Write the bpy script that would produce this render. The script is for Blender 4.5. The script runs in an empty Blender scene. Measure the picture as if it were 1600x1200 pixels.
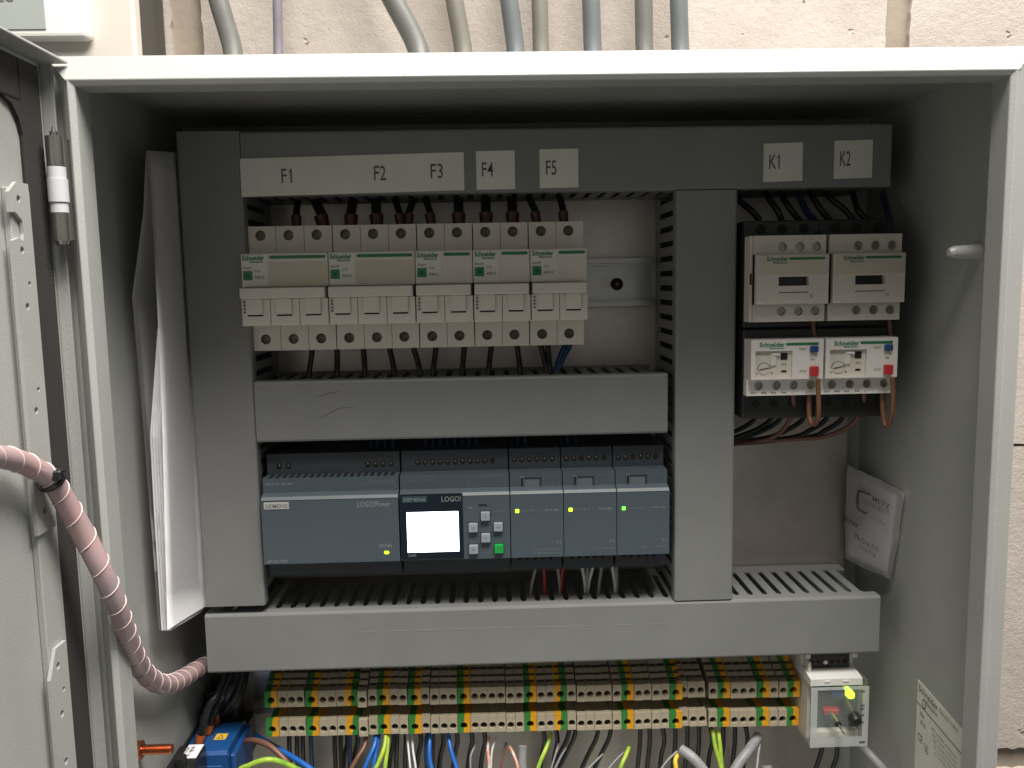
import bpy, bmesh, math, random
from mathutils import Vector, Matrix, geometry
random.seed(7)
scene = bpy.context.scene
MM = 0.001
OZ = 1.6            # the cabinet's top edge hangs 1.6 m above the floor; the numbers below are mm from it

# ------------------------------------------------------------------ camera
cam_d = bpy.data.cameras.new('camera'); cam = bpy.data.objects.new('camera', cam_d)
scene.collection.objects.link(cam); scene.camera = cam
cam_d.sensor_width = 36; cam_d.lens = 36*1338.3/1600; cam_d.clip_start = 0.01; cam_d.clip_end = 60
def cam_matrix(yaw, pitch, roll, loc):
    cy, sy, cp, sp, cr, sr = math.cos(yaw), math.sin(yaw), math.cos(pitch), math.sin(pitch), math.cos(roll), math.sin(roll)
    f = Vector((sy*cp, cy*cp, -sp)); r = Vector((cy, -sy, 0)); u = r.cross(f)
    r2 = cr*r+sr*u; u2 = -sr*r+cr*u
    m = Matrix((r2, u2, -f)).transposed().to_4x4(); m.translation = loc
    return m
cam.matrix_world = cam_matrix(0.02836, 0.11917, -0.01798, Vector((.2162, -.4365, OZ-.1162)))

# ------------------------------------------------------------------ light
w = bpy.data.worlds.new('World'); scene.world = w; w.use_nodes = True
w.node_tree.nodes['Background'].inputs[0].default_value = (1.0, .985, .95, 1)
w.node_tree.nodes['Background'].inputs[1].default_value = 0.175
def area(name, loc, target, sx, sy, power, col):
    d = bpy.data.lights.new(name, 'AREA'); d.shape = 'RECTANGLE'; d.size = sx; d.size_y = sy; d.energy = power; d.color = col
    o = bpy.data.objects.new(name, d); scene.collection.objects.link(o)
    o.location = loc; o.rotation_euler = (Vector(target)-Vector(loc)).to_track_quat('-Z', 'Y').to_euler()
    return o
area('ceiling_lamp', (.54, -.48, OZ+1.15), (.3, -.1, OZ-.3), 1.2, .54, 66, (1, .962, .905))
scene.view_settings.view_transform = 'Standard'; scene.view_settings.look = 'None'
scene.view_settings.exposure = 0; scene.view_settings.gamma = 1; scene.view_settings.use_curve_mapping = False

# ------------------------------------------------------------------ materials
MATS = {}
def mat(name, col, rough=.5, metal=0, var=0., vscale=40, bump=0., bscale=400, emit=0, col2=None, coat=0, spec=.5, smudge=0, scratch=0):
    if name in MATS: return MATS[name]
    m = bpy.data.materials.new(name); m.use_nodes = True; nt = m.node_tree; b = nt.nodes['Principled BSDF']
    b.inputs['Base Color'].default_value = (*col, 1); b.inputs['Roughness'].default_value = rough; b.inputs['Metallic'].default_value = metal
    b.inputs['Specular IOR Level'].default_value = spec
    if coat: b.inputs['Coat Weight'].default_value = coat
    if emit:
        b.inputs['Emission Color'].default_value = (*col, 1); b.inputs['Emission Strength'].default_value = emit
    tc = nt.nodes.new('ShaderNodeTexCoord')
    if var or col2:
        n = nt.nodes.new('ShaderNodeTexNoise'); n.inputs['Scale'].default_value = vscale; n.inputs['Detail'].default_value = 6; n.inputs['Roughness'].default_value = .65
        nt.links.new(tc.outputs['Object'], n.inputs['Vector'])
        r = nt.nodes.new('ShaderNodeValToRGB'); r.color_ramp.elements[0].position = .35; r.color_ramp.elements[1].position = .68
        c2 = col2 if col2 else tuple(c*(1-var) for c in col)
        r.color_ramp.elements[0].color = (*c2, 1); r.color_ramp.elements[1].color = (*col, 1)
        nt.links.new(n.outputs['Fac'], r.inputs['Fac']); nt.links.new(r.outputs['Color'], b.inputs['Base Color'])
    if bump:
        n2 = nt.nodes.new('ShaderNodeTexNoise'); n2.inputs['Scale'].default_value = bscale; n2.inputs['Detail'].default_value = 3
        nt.links.new(tc.outputs['Object'], n2.inputs['Vector'])
        bp = nt.nodes.new('ShaderNodeBump'); bp.inputs['Strength'].default_value = bump; bp.inputs['Distance'].default_value = .001
        nt.links.new(n2.outputs['Fac'], bp.inputs['Height']); nt.links.new(bp.outputs['Normal'], b.inputs['Normal'])
    if smudge:      # greasy, dusty unevenness of the gloss
        n3 = nt.nodes.new('ShaderNodeTexNoise'); n3.inputs['Scale'].default_value = 9; n3.inputs['Detail'].default_value = 8; n3.inputs['Roughness'].default_value = .7
        nt.links.new(tc.outputs['Object'], n3.inputs['Vector'])
        mr = nt.nodes.new('ShaderNodeMapRange'); mr.inputs['From Min'].default_value = .3; mr.inputs['From Max'].default_value = .7
        mr.inputs['To Min'].default_value = rough-smudge/2; mr.inputs['To Max'].default_value = rough+smudge/2
        nt.links.new(n3.outputs['Fac'], mr.inputs['Value']); nt.links.new(mr.outputs['Result'], b.inputs['Roughness'])
    if scratch:     # sparse pale hairline rubs in two directions
        src = b.inputs['Base Color'].links[0].from_socket if b.inputs['Base Color'].links else None
        mx = nt.nodes.new('ShaderNodeMixRGB'); mx.inputs[2].default_value = (*[min(1, c*1.9) for c in col], 1)
        if src: nt.links.new(src, mx.inputs[1])
        acc = None
        for sc, rz in (((14, 8, 420), .35), ((380, 8, 16), .5)):
            mp = nt.nodes.new('ShaderNodeMapping'); mp.inputs['Scale'].default_value = sc; mp.inputs['Rotation'].default_value = (0, rz, 0)
            n4 = nt.nodes.new('ShaderNodeTexNoise'); n4.inputs['Scale'].default_value = 1.6; n4.inputs['Detail'].default_value = 2
            rp = nt.nodes.new('ShaderNodeMapRange'); rp.inputs['From Min'].default_value = .70; rp.inputs['From Max'].default_value = .80; rp.inputs['To Max'].default_value = scratch
            nt.links.new(tc.outputs['Object'], mp.inputs['Vector']); nt.links.new(mp.outputs['Vector'], n4.inputs['Vector']); nt.links.new(n4.outputs['Fac'], rp.inputs['Value'])
            if acc is None: acc = rp.outputs['Result']
            else:
                ad = nt.nodes.new('ShaderNodeMath'); ad.operation = 'MAXIMUM'; nt.links.new(acc, ad.inputs[0]); nt.links.new(rp.outputs['Result'], ad.inputs[1]); acc = ad.outputs[0]
        nt.links.new(acc, mx.inputs[0]); nt.links.new(mx.outputs['Color'], b.inputs['Base Color'])
    MATS[name] = m; return m
M = dict(
 paint=mat('cabinet_paint', (.415, .422, .398), .42, var=.09, vscale=14, bump=.14, bscale=900, smudge=.22),
 duct=mat('duct_plastic', (.238, .242, .235), .48, var=.10, vscale=16, bump=.05, bscale=700, smudge=.28, scratch=.16),
 plate=mat('zinc_plate', (.63, .58, .52), .38, metal=.9, var=.16, vscale=30, bump=.05, bscale=300),
 zinc=mat('zinc_rail', (.50, .50, .465), .28, metal=.95, var=.15, vscale=60),
 steel=mat('bright_steel', (.62, .60, .56), .25, metal=1, var=.2, vscale=200),
 screw=mat('screw_steel', (.16, .145, .11), .35, metal=.8, var=.6, vscale=500),
 cream=mat('breaker_cream', (.74, .69, .595), .42, var=.08, vscale=30, bump=.03, bscale=800),
 creamdark=mat('breaker_beige', (.64, .565, .45), .4, var=.08, vscale=40),
 tag=mat('breaker_tag', (.72, .715, .62), .35),
 kcream=mat('contactor_cream', (.74, .69, .59), .4, var=.12, vscale=35),
 white=mat('relay_white', (.80, .765, .71), .38, var=.05, vscale=40),
 green=mat('green_print', (.02, .19, .07), .45),
 greensq=mat('green_square', (.015, .22, .075), .4),
 ink=mat('grey_print', (.10, .09, .08), .6),
 black=mat('black_plastic', (.018, .018, .018), .38, bump=.03),
 hole=mat('deep_black', (.01, .009, .008), .8),
 wireblk=mat('black_wire', (.014, .014, .015), .32),
 ferrule=mat('red_ferrule', (.085, .022, .015), .4),
 ferrule_or=mat('orange_ferrule', (.42, .10, .018), .4),
 logo=mat('module_grey', (.080, .106, .128), .45, var=.06, vscale=30, bump=.04, bscale=1200),
 logodk=mat('module_dark_grey', (.043, .053, .064), .5, var=.1, vscale=40),
 logolt=mat('module_edge_grey', (.13, .155, .172), .45),
 print=mat('pale_print', (.27, .29, .29), .5),
 printdim=mat('dim_print', (.17, .19, .20), .5),
 panel=mat('display_bezel', (.006, .014, .024), .22),
 teal=mat('teal_tag', (.012, .06, .075), .4),
 key=mat('key_grey', (.33, .37, .42), .4),
 keygreen=mat('key_green', (.01, .42, .07), .38),
 screen=mat('lit_screen', (.86, .92, 1.0), .3, emit=5.0),
 ledy=mat('led_yellow_green', (.62, 1, .02), .3, emit=2.6),
 ledg=mat('led_green', (.16, 1, .06), .3, emit=1.8),
 tagpale=mat('maker_tag', (.50, .50, .47), .45),
 paper=mat('paper', (.88, .87, .88), .7, var=.04, vscale=20),
 sticker=mat('label_white', (.80, .785, .69), .5, var=.08, vscale=35),
 beige=mat('terminal_beige', (.50, .435, .315), .42, var=.1, vscale=120),
 tgreen=mat('terminal_green', (.045, .25, .05), .4, var=.1, vscale=120),
 tyellow=mat('terminal_yellow', (.84, .40, .02), .4, var=.08, vscale=120),
 blue=mat('blue_plastic', (.014, .085, .27), .36, var=.15, vscale=60),
 bwire=mat('blue_wire', (.018, .135, .50), .32),
 dbwire=mat('dark_blue_wire', (.012, .05, .14), .35),
 kblue=mat('sleeve_blue', (.016, .035, .08), .35),
 brown=mat('brown_wire', (.19, .088, .058), .38),
 copperwire=mat('orange_brown_wire', (.21, .095, .05), .38),
 yg=mat('yellow_green_wire', (.62, .70, .06), .35, col2=(.16, .42, .05), vscale=90),
 yellow=mat('yellow_wire', (.80, .52, .03), .35),
 orange=mat('orange_white_wire', (.75, .20, .06), .4, col2=(.75, .7, .65), vscale=260),
 whitew=mat('white_wire', (.62, .64, .64), .4),
 greyw=mat('grey_wire', (.28, .28, .28), .4),
 redw=mat('red_wire', (.36, .035, .03), .4),
 cable=mat('grey_cable', (.155, .155, .145), .42, var=.18, vscale=60),
 cableb=mat('bluish_cable', (.14, .155, .157), .42, var=.12, vscale=60),
 cablet=mat('beige_cable', (.185, .176, .15), .45, var=.12, vscale=60),
 violet=mat('violet_cable', (.20, .18, .208), .4, var=.1, vscale=60),
 thick=mat('thick_grey_cable', (.33, .33, .34), .45, var=.2, vscale=200),
 hose=mat('hose_pink', (.56, .34, .325), .34, col2=(.36, .31, .33), vscale=26, coat=.25, smudge=.25),
 hoserib=mat('hose_rib', (.74, .58, .55), .3, coat=.3),
 gasket=mat('gasket_foam', (.030, .028, .026), .9, bump=.3, bscale=900),
 box_white=mat('box_white', (.80, .79, .74), .4),
 box_side=mat('box_beige', (.62, .57, .51), .5),
 box_grey=mat('box_dark_grey', (.065, .06, .052), .5),
 lcd=mat('box_label', (.36, .39, .365), .35),
 copper=mat('copper', (.72, .26, .12), .3, metal=1, var=.25, vscale=150),
 red=mat('red_button', (.50, .03, .03), .35), rblue=mat('blue_button', (.02, .06, .20), .35),
 yelsign=mat('warning_yellow', (.80, .50, .04), .45),
 nylon=mat('nylon', (.56, .57, .59), .35),
 barrel=mat('hinge_nickel', (.38, .37, .335), .3, metal=.9, var=.15, vscale=90),
 mortar=mat('mortar', (.34, .285, .23), .9, var=.25, vscale=14, bump=.6, bscale=120),
 slot=mat('terminal_slot', (.09, .075, .05), .7), pcb=mat('pcb', (.05, .12, .09), .5), plug=mat('plug_clear', (.55, .55, .52), .25, coat=.4),
)
# lime-sand block: pale pinkish stone with pits and scrape marks
def block_mat():
    m = bpy.data.materials.new('sand_lime_block'); m.use_nodes = True; nt = m.node_tree; b = nt.nodes['Principled BSDF']; L = nt.links.new
    tc = nt.nodes.new('ShaderNodeTexCoord'); b.inputs['Roughness'].default_value = .9
    def noise(s, d, det=6):
        n = nt.nodes.new('ShaderNodeTexNoise'); n.inputs['Scale'].default_value = s; n.inputs['Detail'].default_value = det; n.inputs['Roughness'].default_value = d
        L(tc.outputs['Object'], n.inputs['Vector']); return n
    a = noise(17, .75, 9); r = nt.nodes.new('ShaderNodeValToRGB')
    r.color_ramp.elements[0].color = (.47, .408, .36, 1); r.color_ramp.elements[1].color = (.57, .508, .455, 1)
    r.color_ramp.elements[0].position = .35; r.color_ramp.elements[1].position = .65
    L(a.outputs['Fac'], r.inputs['Fac'])
    p = noise(95, .45, 2); pr = nt.nodes.new('ShaderNodeValToRGB'); pr.color_ramp.elements[0].position = .72; pr.color_ramp.elements[1].position = .76
    L(p.outputs['Fac'], pr.inputs['Fac'])
    mx = nt.nodes.new('ShaderNodeMixRGB'); mx.blend_type = 'MIX'; mx.inputs[2].default_value = (.33, .26, .20, 1)
    L(pr.outputs['Color'], mx.inputs[0]); L(r.outputs['Color'], mx.inputs[1]); L(mx.outputs['Color'], b.inputs['Base Color'])
    g = noise(170, .85); ma = nt.nodes.new('ShaderNodeMath'); ma.operation = 'MULTIPLY_ADD'; ma.inputs[1].default_value = -1.2
    L(pr.outputs['Color'], ma.inputs[0]); L(g.outputs['Fac'], ma.inputs[2])
    bp = nt.nodes.new('ShaderNodeBump'); bp.inputs['Strength'].default_value = .6; bp.inputs['Distance'].default_value = .003
    L(ma.outputs[0], bp.inputs['Height']); L(bp.outputs['Normal'], b.inputs['Normal'])
    return m
M['block'] = block_mat()
# clear frosted cover: mostly see-through, a little milky, with a gloss
def cover_mat(name, milk):
    m = bpy.data.materials.new(name); m.use_nodes = True; nt = m.node_tree; b = nt.nodes['Principled BSDF']
    b.inputs['Base Color'].default_value = (.75, .78, .76, 1); b.inputs['Roughness'].default_value = .15
    t = nt.nodes.new('ShaderNodeBsdfTransparent'); mix = nt.nodes.new('ShaderNodeMixShader'); mix.inputs[0].default_value = milk
    nt.links.new(t.outputs[0], mix.inputs[1]); nt.links.new(b.outputs[0], mix.inputs[2]); nt.links.new(mix.outputs[0], nt.nodes['Material Output'].inputs[0])
    return m
M['cover'] = cover_mat('clear_cover', .10); M['frost'] = cover_mat('frosted_cover', .42)

# ------------------------------------------------------------------ builders
COL = scene.collection
class B:
    """collects shapes (mm) for one mesh"""
    def __init__(s): s.bm = bmesh.new()
    def box(s, x0, x1, y0, y1, z0, z1, bev=0., seg=1):
        x0, x1 = sorted((x0, x1)); y0, y1 = sorted((y0, y1)); z0, z1 = sorted((z0, z1))
        vs = [s.bm.verts.new((x, y, z)) for x in (x0, x1) for y in (y0, y1) for z in (z0, z1)]
        fs = [s.bm.faces.new([vs[i] for i in q]) for q in ((0,1,3,2),(4,6,7,5),(0,4,5,1),(2,3,7,6),(0,2,6,4),(1,5,7,3))]
        if bev:
            es = list({e for f in fs for e in f.edges})
            bmesh.ops.bevel(s.bm, geom=es, offset=bev, segments=seg, affect='EDGES', profile=.5)
        return s
    def prism(s, poly, a0, a1, axis='y', holes=()):
        """extrude a 2D polygon (with holes) along an axis; 2D = the other two axes in xyz order"""
        def P(p, a): return {'x': (a, p[0], p[1]), 'y': (p[0], a, p[1]), 'z': (p[0], p[1], a)}[axis]
        loops = [list(poly)]+[list(h) for h in holes]
        tris = geometry.tessellate_polygon([[Vector((p[0], p[1], 0)) for p in l] for l in loops])
        flat = [p for l in loops for p in l]
        A = [s.bm.verts.new(P(p, a0)) for p in flat]; C = [s.bm.verts.new(P(p, a1)) for p in flat]
        for t in tris:
            for V in (A, C):
                try: s.bm.faces.new([V[i] for i in t])
                except ValueError: pass
        k = 0
        for l in loops:
            n = len(l)
            for i in range(n):
                j = (i+1) % n
                s.bm.faces.new((A[k+i], A[k+j], C[k+j], C[k+i]))
            k += n
        return s
    def cyl(s, c, r, h, axis='y', seg=16, r2=None):
        """cylinder from c along +axis by h"""
        r2 = r if r2 is None else r2
        a = [(math.cos(2*math.pi*i/seg), math.sin(2*math.pi*i/seg)) for i in range(seg)]
        def P(q, rr, t):
            u, v = q[0]*rr, q[1]*rr
            d = {'x': (t, u, v), 'y': (u, t, v), 'z': (u, v, t)}[axis]
            return (c[0]+d[0], c[1]+d[1], c[2]+d[2])
        A = [s.bm.verts.new(P(q, r, 0)) for q in a]; C = [s.bm.verts.new(P(q, r2, h)) for q in a]
        for i in range(seg):
            j = (i+1) % seg; f = s.bm.faces.new((A[i], A[j], C[j], C[i])); f.smooth = True
        for V in (A, C):
            for e in s.bm.faces.new(V).edges: e.smooth = False
        return s
    def tube(s, pts, r, seg=10, sub=6):
        pts = [Vector(p) for p in pts]; n = len(pts)
        R = r if isinstance(r, (list, tuple)) else [r]*n
        path, rad = [], []
        for i in range(n-1):
            p0, p1, p2, p3 = pts[max(i-1, 0)], pts[i], pts[i+1], pts[min(i+2, n-1)]
            for k in range(sub):
                t = k/sub; t2 = t*t; t3 = t2*t
                path.append(.5*((2*p1)+(-p0+p2)*t+(2*p0-5*p1+4*p2-p3)*t2+(-p0+3*p1-3*p2+p3)*t3)); rad.append(R[i]+(R[i+1]-R[i])*t)
        path.append(pts[-1]); rad.append(R[-1])
        s.path, s.rad, s.frames = path, rad, []
        rings = []; up = None
        for i, p in enumerate(path):
            d = (path[min(i+1, len(path)-1)]-path[max(i-1, 0)]).normalized()
            if up is None: up = Vector((0, 0, 1)) if abs(d.z) < .8 else Vector((1, 0, 0))
            a = up-d*up.dot(d); a.normalize(); b = d.cross(a); up = a; s.frames.append((a, b))
            rings.append([s.bm.verts.new(p+rad[i]*(a*math.cos(2*math.pi*k/seg)+b*math.sin(2*math.pi*k/seg))) for k in range(seg)])
        for A, C in zip(rings, rings[1:]):
            for k in range(seg):
                f = s.bm.faces.new((A[k], A[(k+1) % seg], C[(k+1) % seg], C[k])); f.smooth = True
        for V in (rings[0], rings[-1]):
            for e in s.bm.faces.new(V).edges: e.smooth = False
        return s
    def sheet(s, rows, th=.3):
        """grid of points -> thin solid sheet"""
        V = [[s.bm.verts.new(p) for p in r] for r in rows]; fs = []
        for a, b in zip(V, V[1:]):
            for i in range(len(a)-1):
                f = s.bm.faces.new((a[i], a[i+1], b[i+1], b[i])); f.smooth = True; fs.append(f)
        bmesh.ops.solidify(s.bm, geom=fs, thickness=th); return s
    def dome(s, c, r, h, axis=-1, seg=14):
        """round screw head bulging towards -Y"""
        prev = None
        for k in range(5):
            t = k/4*math.pi/2; rr = r*math.cos(t); y = c[1]+axis*h*math.sin(t)
            if k == 4: ring = [s.bm.verts.new((c[0], y, c[2]))]
            else: ring = [s.bm.verts.new((c[0]+rr*math.cos(2*math.pi*i/seg), y, c[2]+rr*math.sin(2*math.pi*i/seg))) for i in range(seg)]
            if prev:
                for i in range(seg):
                    q = (prev[i], prev[(i+1) % seg], ring[0]) if k == 4 else (prev[i], prev[(i+1) % seg], ring[(i+1) % seg], ring[i])
                    f = s.bm.faces.new(q); f.smooth = True
            prev = ring
        return s

ORI = {}
def tag(o, label=None, cat=None, group=None, kind=None):
    if label: o['label'] = label
    if cat: o['category'] = cat
    if group: o['group'] = group
    if kind: o['kind'] = kind
    return o
def thing(name, base, label, cat, group=None, rot=0):
    o = bpy.data.objects.new(name, None); COL.objects.link(o); o.empty_display_size = .01
    o.location = (base[0]*MM, base[1]*MM, base[2]*MM+OZ); ORI[o] = Vector(base)
    return tag(o, label, cat, group)
def mesh_of(b, name, m, org):
    bm = b.bm
    bmesh.ops.recalc_face_normals(bm, faces=bm.faces)
    me = bpy.data.meshes.new(name)
    for v in bm.verts: v.co = (v.co-org)*MM
    bm.to_mesh(me); bm.free()
    for mm in (m if isinstance(m, list) else [m]): me.materials.append(M[mm])
    return me
def part(name, b, m, parent=None, label=None):
    """mesh object; coordinates in mm, origin = its own centre, parent's frame kept"""
    vs = [v.co for v in b.bm.verts]
    c = Vector([(min(v[i] for v in vs)+max(v[i] for v in vs))/2 for i in range(3)])
    o = bpy.data.objects.new(name, mesh_of(b, name, m, c)); COL.objects.link(o); ORI[o] = c
    if parent is not None:
        o.parent = parent; o.location = (c-ORI[parent])*MM
    else: o.location = (c.x*MM, c.y*MM, c.z*MM+OZ)
    if label: o['label'] = label
    return o
def copy_part(src, parent, delta):
    """copy of a part moved by delta mm, under parent"""
    c = src.copy(); COL.objects.link(c); c.parent = parent; ORI[c] = ORI[src]+Vector(delta)
    c.location = (ORI[c]-ORI[parent])*MM
    return c
def text(s, O, U, V, wd, ht, m, parent, name='lettering', lift=.12):
    """flat lettering fitted in a wd x ht mm box whose lower left corner is O; U = reading direction, V = up"""
    cu = bpy.data.curves.new('t', 'FONT'); cu.body = s; cu.resolution_u = 2; cu.offset = .03 if m.startswith('green') else .004
    ob = bpy.data.objects.new('t', cu); me = bpy.data.meshes.new_from_object(ob)
    bpy.data.objects.remove(ob); bpy.data.curves.remove(cu)
    U = Vector(U).normalized(); V = Vector(V).normalized(); N = U.cross(V); O = Vector(O)
    xs = [v.co.x for v in me.vertices]; ys = [v.co.y for v in me.vertices]
    x0, x1, y0, y1 = min(xs), max(xs), min(ys), max(ys)
    org = O+U*wd/2+V*ht/2
    for v in me.vertices:
        a = (v.co.x-x0)/(x1-x0)*wd; c = (v.co.y-y0)/(y1-y0)*ht
        v.co = (O+U*a+V*c+N*lift-org)*MM
    me.materials.append(M[m]); me.name = name
    o = bpy.data.objects.new(name, me); COL.objects.link(o); ORI[o] = org; o.parent = parent; o.location = (org-ORI[parent])*MM
    return o
X, Z = (1, 0, 0), (0, 0, 1)
def ftext(s, x0, x1, z0, z1, y, m, parent, name='lettering'):
    return text(s, (x0, y, z0), X, Z, x1-x0, z1-z0, m, parent, name)
def circle(cx, cz, r, seg=14, a0=0): return [(cx+r*math.cos(a0+2*math.pi*i/seg), cz+r*math.sin(a0+2*math.pi*i/seg)) for i in range(seg)]
def rect(x0, x1, z0, z1): return [(x0, z0), (x1, z0), (x1, z1), (x0, z1)]
def oblong(cx, cz, L, h, n=6):
    r = h/2; d = L/2-r
    return [(cx+d+r*math.cos(-math.pi/2+math.pi*i/n), cz+r*math.sin(-math.pi/2+math.pi*i/n)) for i in range(n+1)] + \
           [(cx-d+r*math.cos(math.pi/2+math.pi*i/n), cz+r*math.sin(math.pi/2+math.pi*i/n)) for i in range(n+1)]

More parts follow.
